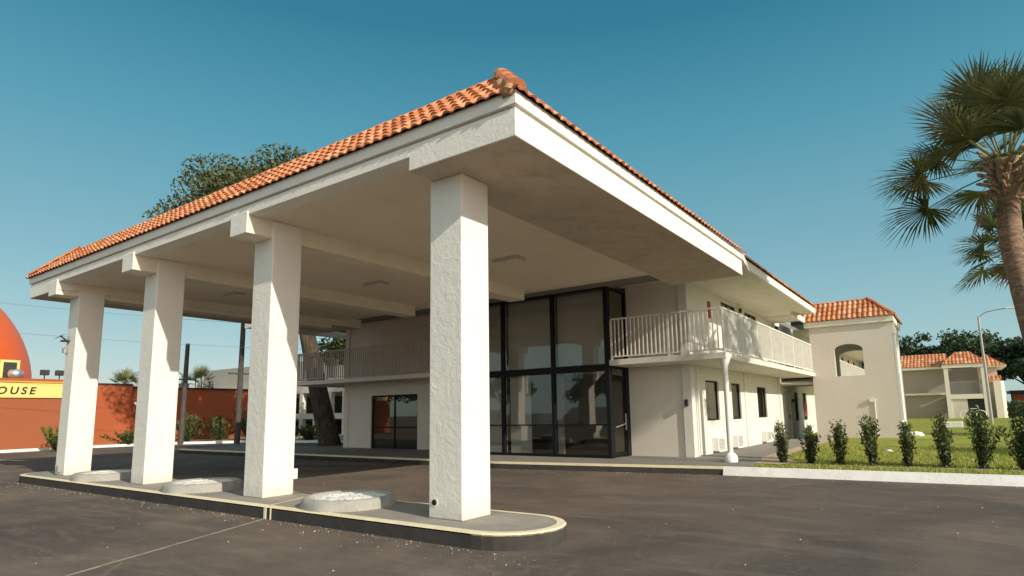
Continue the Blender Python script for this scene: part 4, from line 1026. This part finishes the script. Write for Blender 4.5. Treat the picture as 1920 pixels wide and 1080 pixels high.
for i, (x_, y_, h_, w_, lb) in enumerate([(-33.2,6.2,1.15,1.6,'bright green bush at the foot of the orange restaurant wall'),(-35.0,10.4,.8,1.6,'low dark bush between the first two columns'),(-35.3,13.9,1.7,2.2,'dark bush under the red orange wall left of the middle'),(-34.6,15.6,1.6,2.2,'dark bush in the middle of the red orange wall'),(-33.4,17.0,1.9,2.2,'dark bush near the tall utility pole'),(-27.8,17.6,.9,1.8,'low bush left of the oak trunk')]):
    shrub((x_,y_,.03), h_, w_, lb, 60+i, 'bushes along the far kerb', 'bushleaf' if i in (0,) else 'shrubleaf', 34, 'round_bush', .5, .17)
# hedge far right
hx = RNG.random(9000)*22+8.6; hy = 55.4+RNG.random(9000)*1.5; hz = .4+RNG.random(9000)**.7*1.35+RNG.normal(0,.05,9000)
ht = thing('hedge', 'trimmed dark green hedge at the far right edge of the lawn', 'hedge', (0,0,0))
add_quads('foliage', leaf_quads(np.stack([hx,hy,hz],1), .22, .6, .2), np.clip((hz-.4)/1.6+RNG.normal(0,.2,9000),0,1), M['farleaf'], ht)
b = MB(); b.box(8.8,30,55.6,56.7,.3,1.55); b.build('branches', m_plain('hedge_core', (.015,.025,.01), .9), ht)

# ------------------------------------------------------------------ street furniture
lm = thing('street_lamp', 'tall grey cobra head street lamp behind the lawn', 'street lamp', (7.12,38.8,.35))
b = MB(); b.tube([(0,0,0),(0,0,3),(-.03,0,6.4)], [.09,.075,.055], 10); b.build('post', M['grey'], lm)
b = MB(); b.tube([(-.03,0,6.35),(.35,0,6.62),(.9,0,6.72),(1.35,0,6.75)], .03, 6); b.build('arm', M['grey'], lm)
b = MB(); b.box(1.25,1.72,-.11,.11,6.70,6.80); b.build('lamp_head', M['white'], lm, bevel=.03)
def pole(loc, h_, label, cross):
    t = thing('utility_pole', label, 'utility pole', loc, 'utility poles')
    b = MB(); b.tube([(0,0,0),(0,.06,h_)], [.17,.12], 10); b.build('pole', M['pole'], t)
    b = MB()
    for z_ in cross: b.box(-.05,.05,-.7,.7,z_,z_+.09)
    b.build('crossarm', M['pole'], t)
    return t
pole((-33.8,12.8,0), 6.2, 'shorter dark pole just right of the third column', (3.9,))
pole((-29.0,13.65,0), 11, 'tall dark utility pole left of the second column', (4.05,10.2))
b = MB()
for z0_, z1_, y_ in ((8.0,7.7,13.6),(6.4,6.6,13.4)):
    pts = []
    for i in range(21):
        u_ = i/20; pts.append((-29-u_*6+3, y_-46*u_+16, z0_+(z1_-z0_)*u_-1.0*math.sin(PI*u_)))
    b.tube(pts, .008, 4)
tag(b.build('overhead_wires', M['grey']), 'thin overhead wires crossing the sky behind the left columns', 'wires')
b = MB(); b.box(-.45,.45,-.3,.3,0,.32); o = b.build('utility_box', M['kerbwhite'], loc=(5.25,34.5,.33), bevel=.03); tag(o, 'low white utility box standing on the lawn', 'utility box')
for i, (x_, y_, s_, lb) in enumerate([(3.62,15.6,.10,'small pale stone on the lawn before the tower wall'),(3.95,25.1,.28,'pale stone at the tower corner, larger of two'),(3.55,26.3,.2,'pale stone at the tower corner, smaller of two')]):
    b = MB(); b.lathe(0,0,[(0,-.05),(1,-.05),(1.05,.3),(.7,.7),(0,.85)], 9)
    b.v = [(v[0]*s_*random.uniform(.8,1.2), v[1]*s_*random.uniform(.8,1.2), v[2]*s_*.8) for v in b.v]
    tag(b.build('stone', M['kerbwhite'], loc=(x_,y_,lawn_z(y_)), smooth=True), lb, 'stone')
# bicycle in front of the rear stair opening
bc = thing('bicycle', 'small white bicycle parked before the rear stair opening', 'bicycle', (6.55,BY-.6,.5))
for x_ in (-.5,.5):
    b = MB(); b.tube([(x_+.3*math.cos(a), 0, .3+.3*math.sin(a)) for a in [2*PI*k/16 for k in range(17)]], .035, 5, caps=False); b.build('wheel', M['white'], bc)
b = MB(); b.tube([(-.5,0,.3),(-.2,0,.75),(.35,0,.75),(.5,0,.3)], .03, 5); b.tube([(-.2,0,.75),(.0,0,.3),(.35,0,.75)], .03, 5); b.tube([(.35,0,.75),(.32,0,.95),(.2,0,.98)], .02, 5); b.build('bike_frame', M['white'], bc)
# red roofed shed
b = MB(); b.box(10.5,16,73,77,.5,2.6); sh_ = b.build('garden_shed', M['redorange']); tag(sh_, 'distant orange wall seen between hedge and trees at the right edge', 'building')
b = MB(); b.box(10.2,16.3,72.7,77.3,2.6,2.9); b.build('roof', M['dark'], sh_)

# ------------------------------------------------------------------ what the lobby glass mirrors (behind the camera)
rt_ = [(-42,-62,9,6),(-27,-66,8.5,6),(-12,-64,9.5,6.5),(-56,-55,9,6),(4,-68,9,6)]
for i, (x_, y_, h_, r_) in enumerate(rt_):
    tree('roadside_tree', (x_,y_,0), h_, r_, h_*.42, ['roadside tree across the street, second from the left behind the camera','roadside tree across the street, third from the left behind the camera','roadside tree across the street, fourth behind the camera','roadside tree across the street, first behind the camera','roadside tree across the street, last behind the camera'][i], 'farleaf', 'trees across the street', 30, 160, .6, .3, seed=80+i, cz=h_*.52)
sg = thing('roadside_sign', 'roadside sign panel mirrored in the lobby glass', 'sign', (-29.6,-22.6,GZ), rz=math.radians(-55+90))
b = MB(); b.tube([(0,0,0),(0,0,5.3)], .12, 10); b.build('post', M['grey'], sg)
b = MB(); b.box(-1.9,1.9,-.12,.12,3.4,5.7); b.build('panel', M['creamtrim'], sg)
b = MB(); b.box(-1.8,1.8,-.13,.13,4.75,5.35); b.build('upper_band', M['signred'], sg)
b = MB(); b.box(-1.8,1.8,-.13,.13,4.2,4.5); b.build('middle_band', M['frame'], sg)
b = MB(); b.box(-1.8,1.8,-.13,.13,3.5,4.05); b.build('lower_band', M['yellow'], sg)
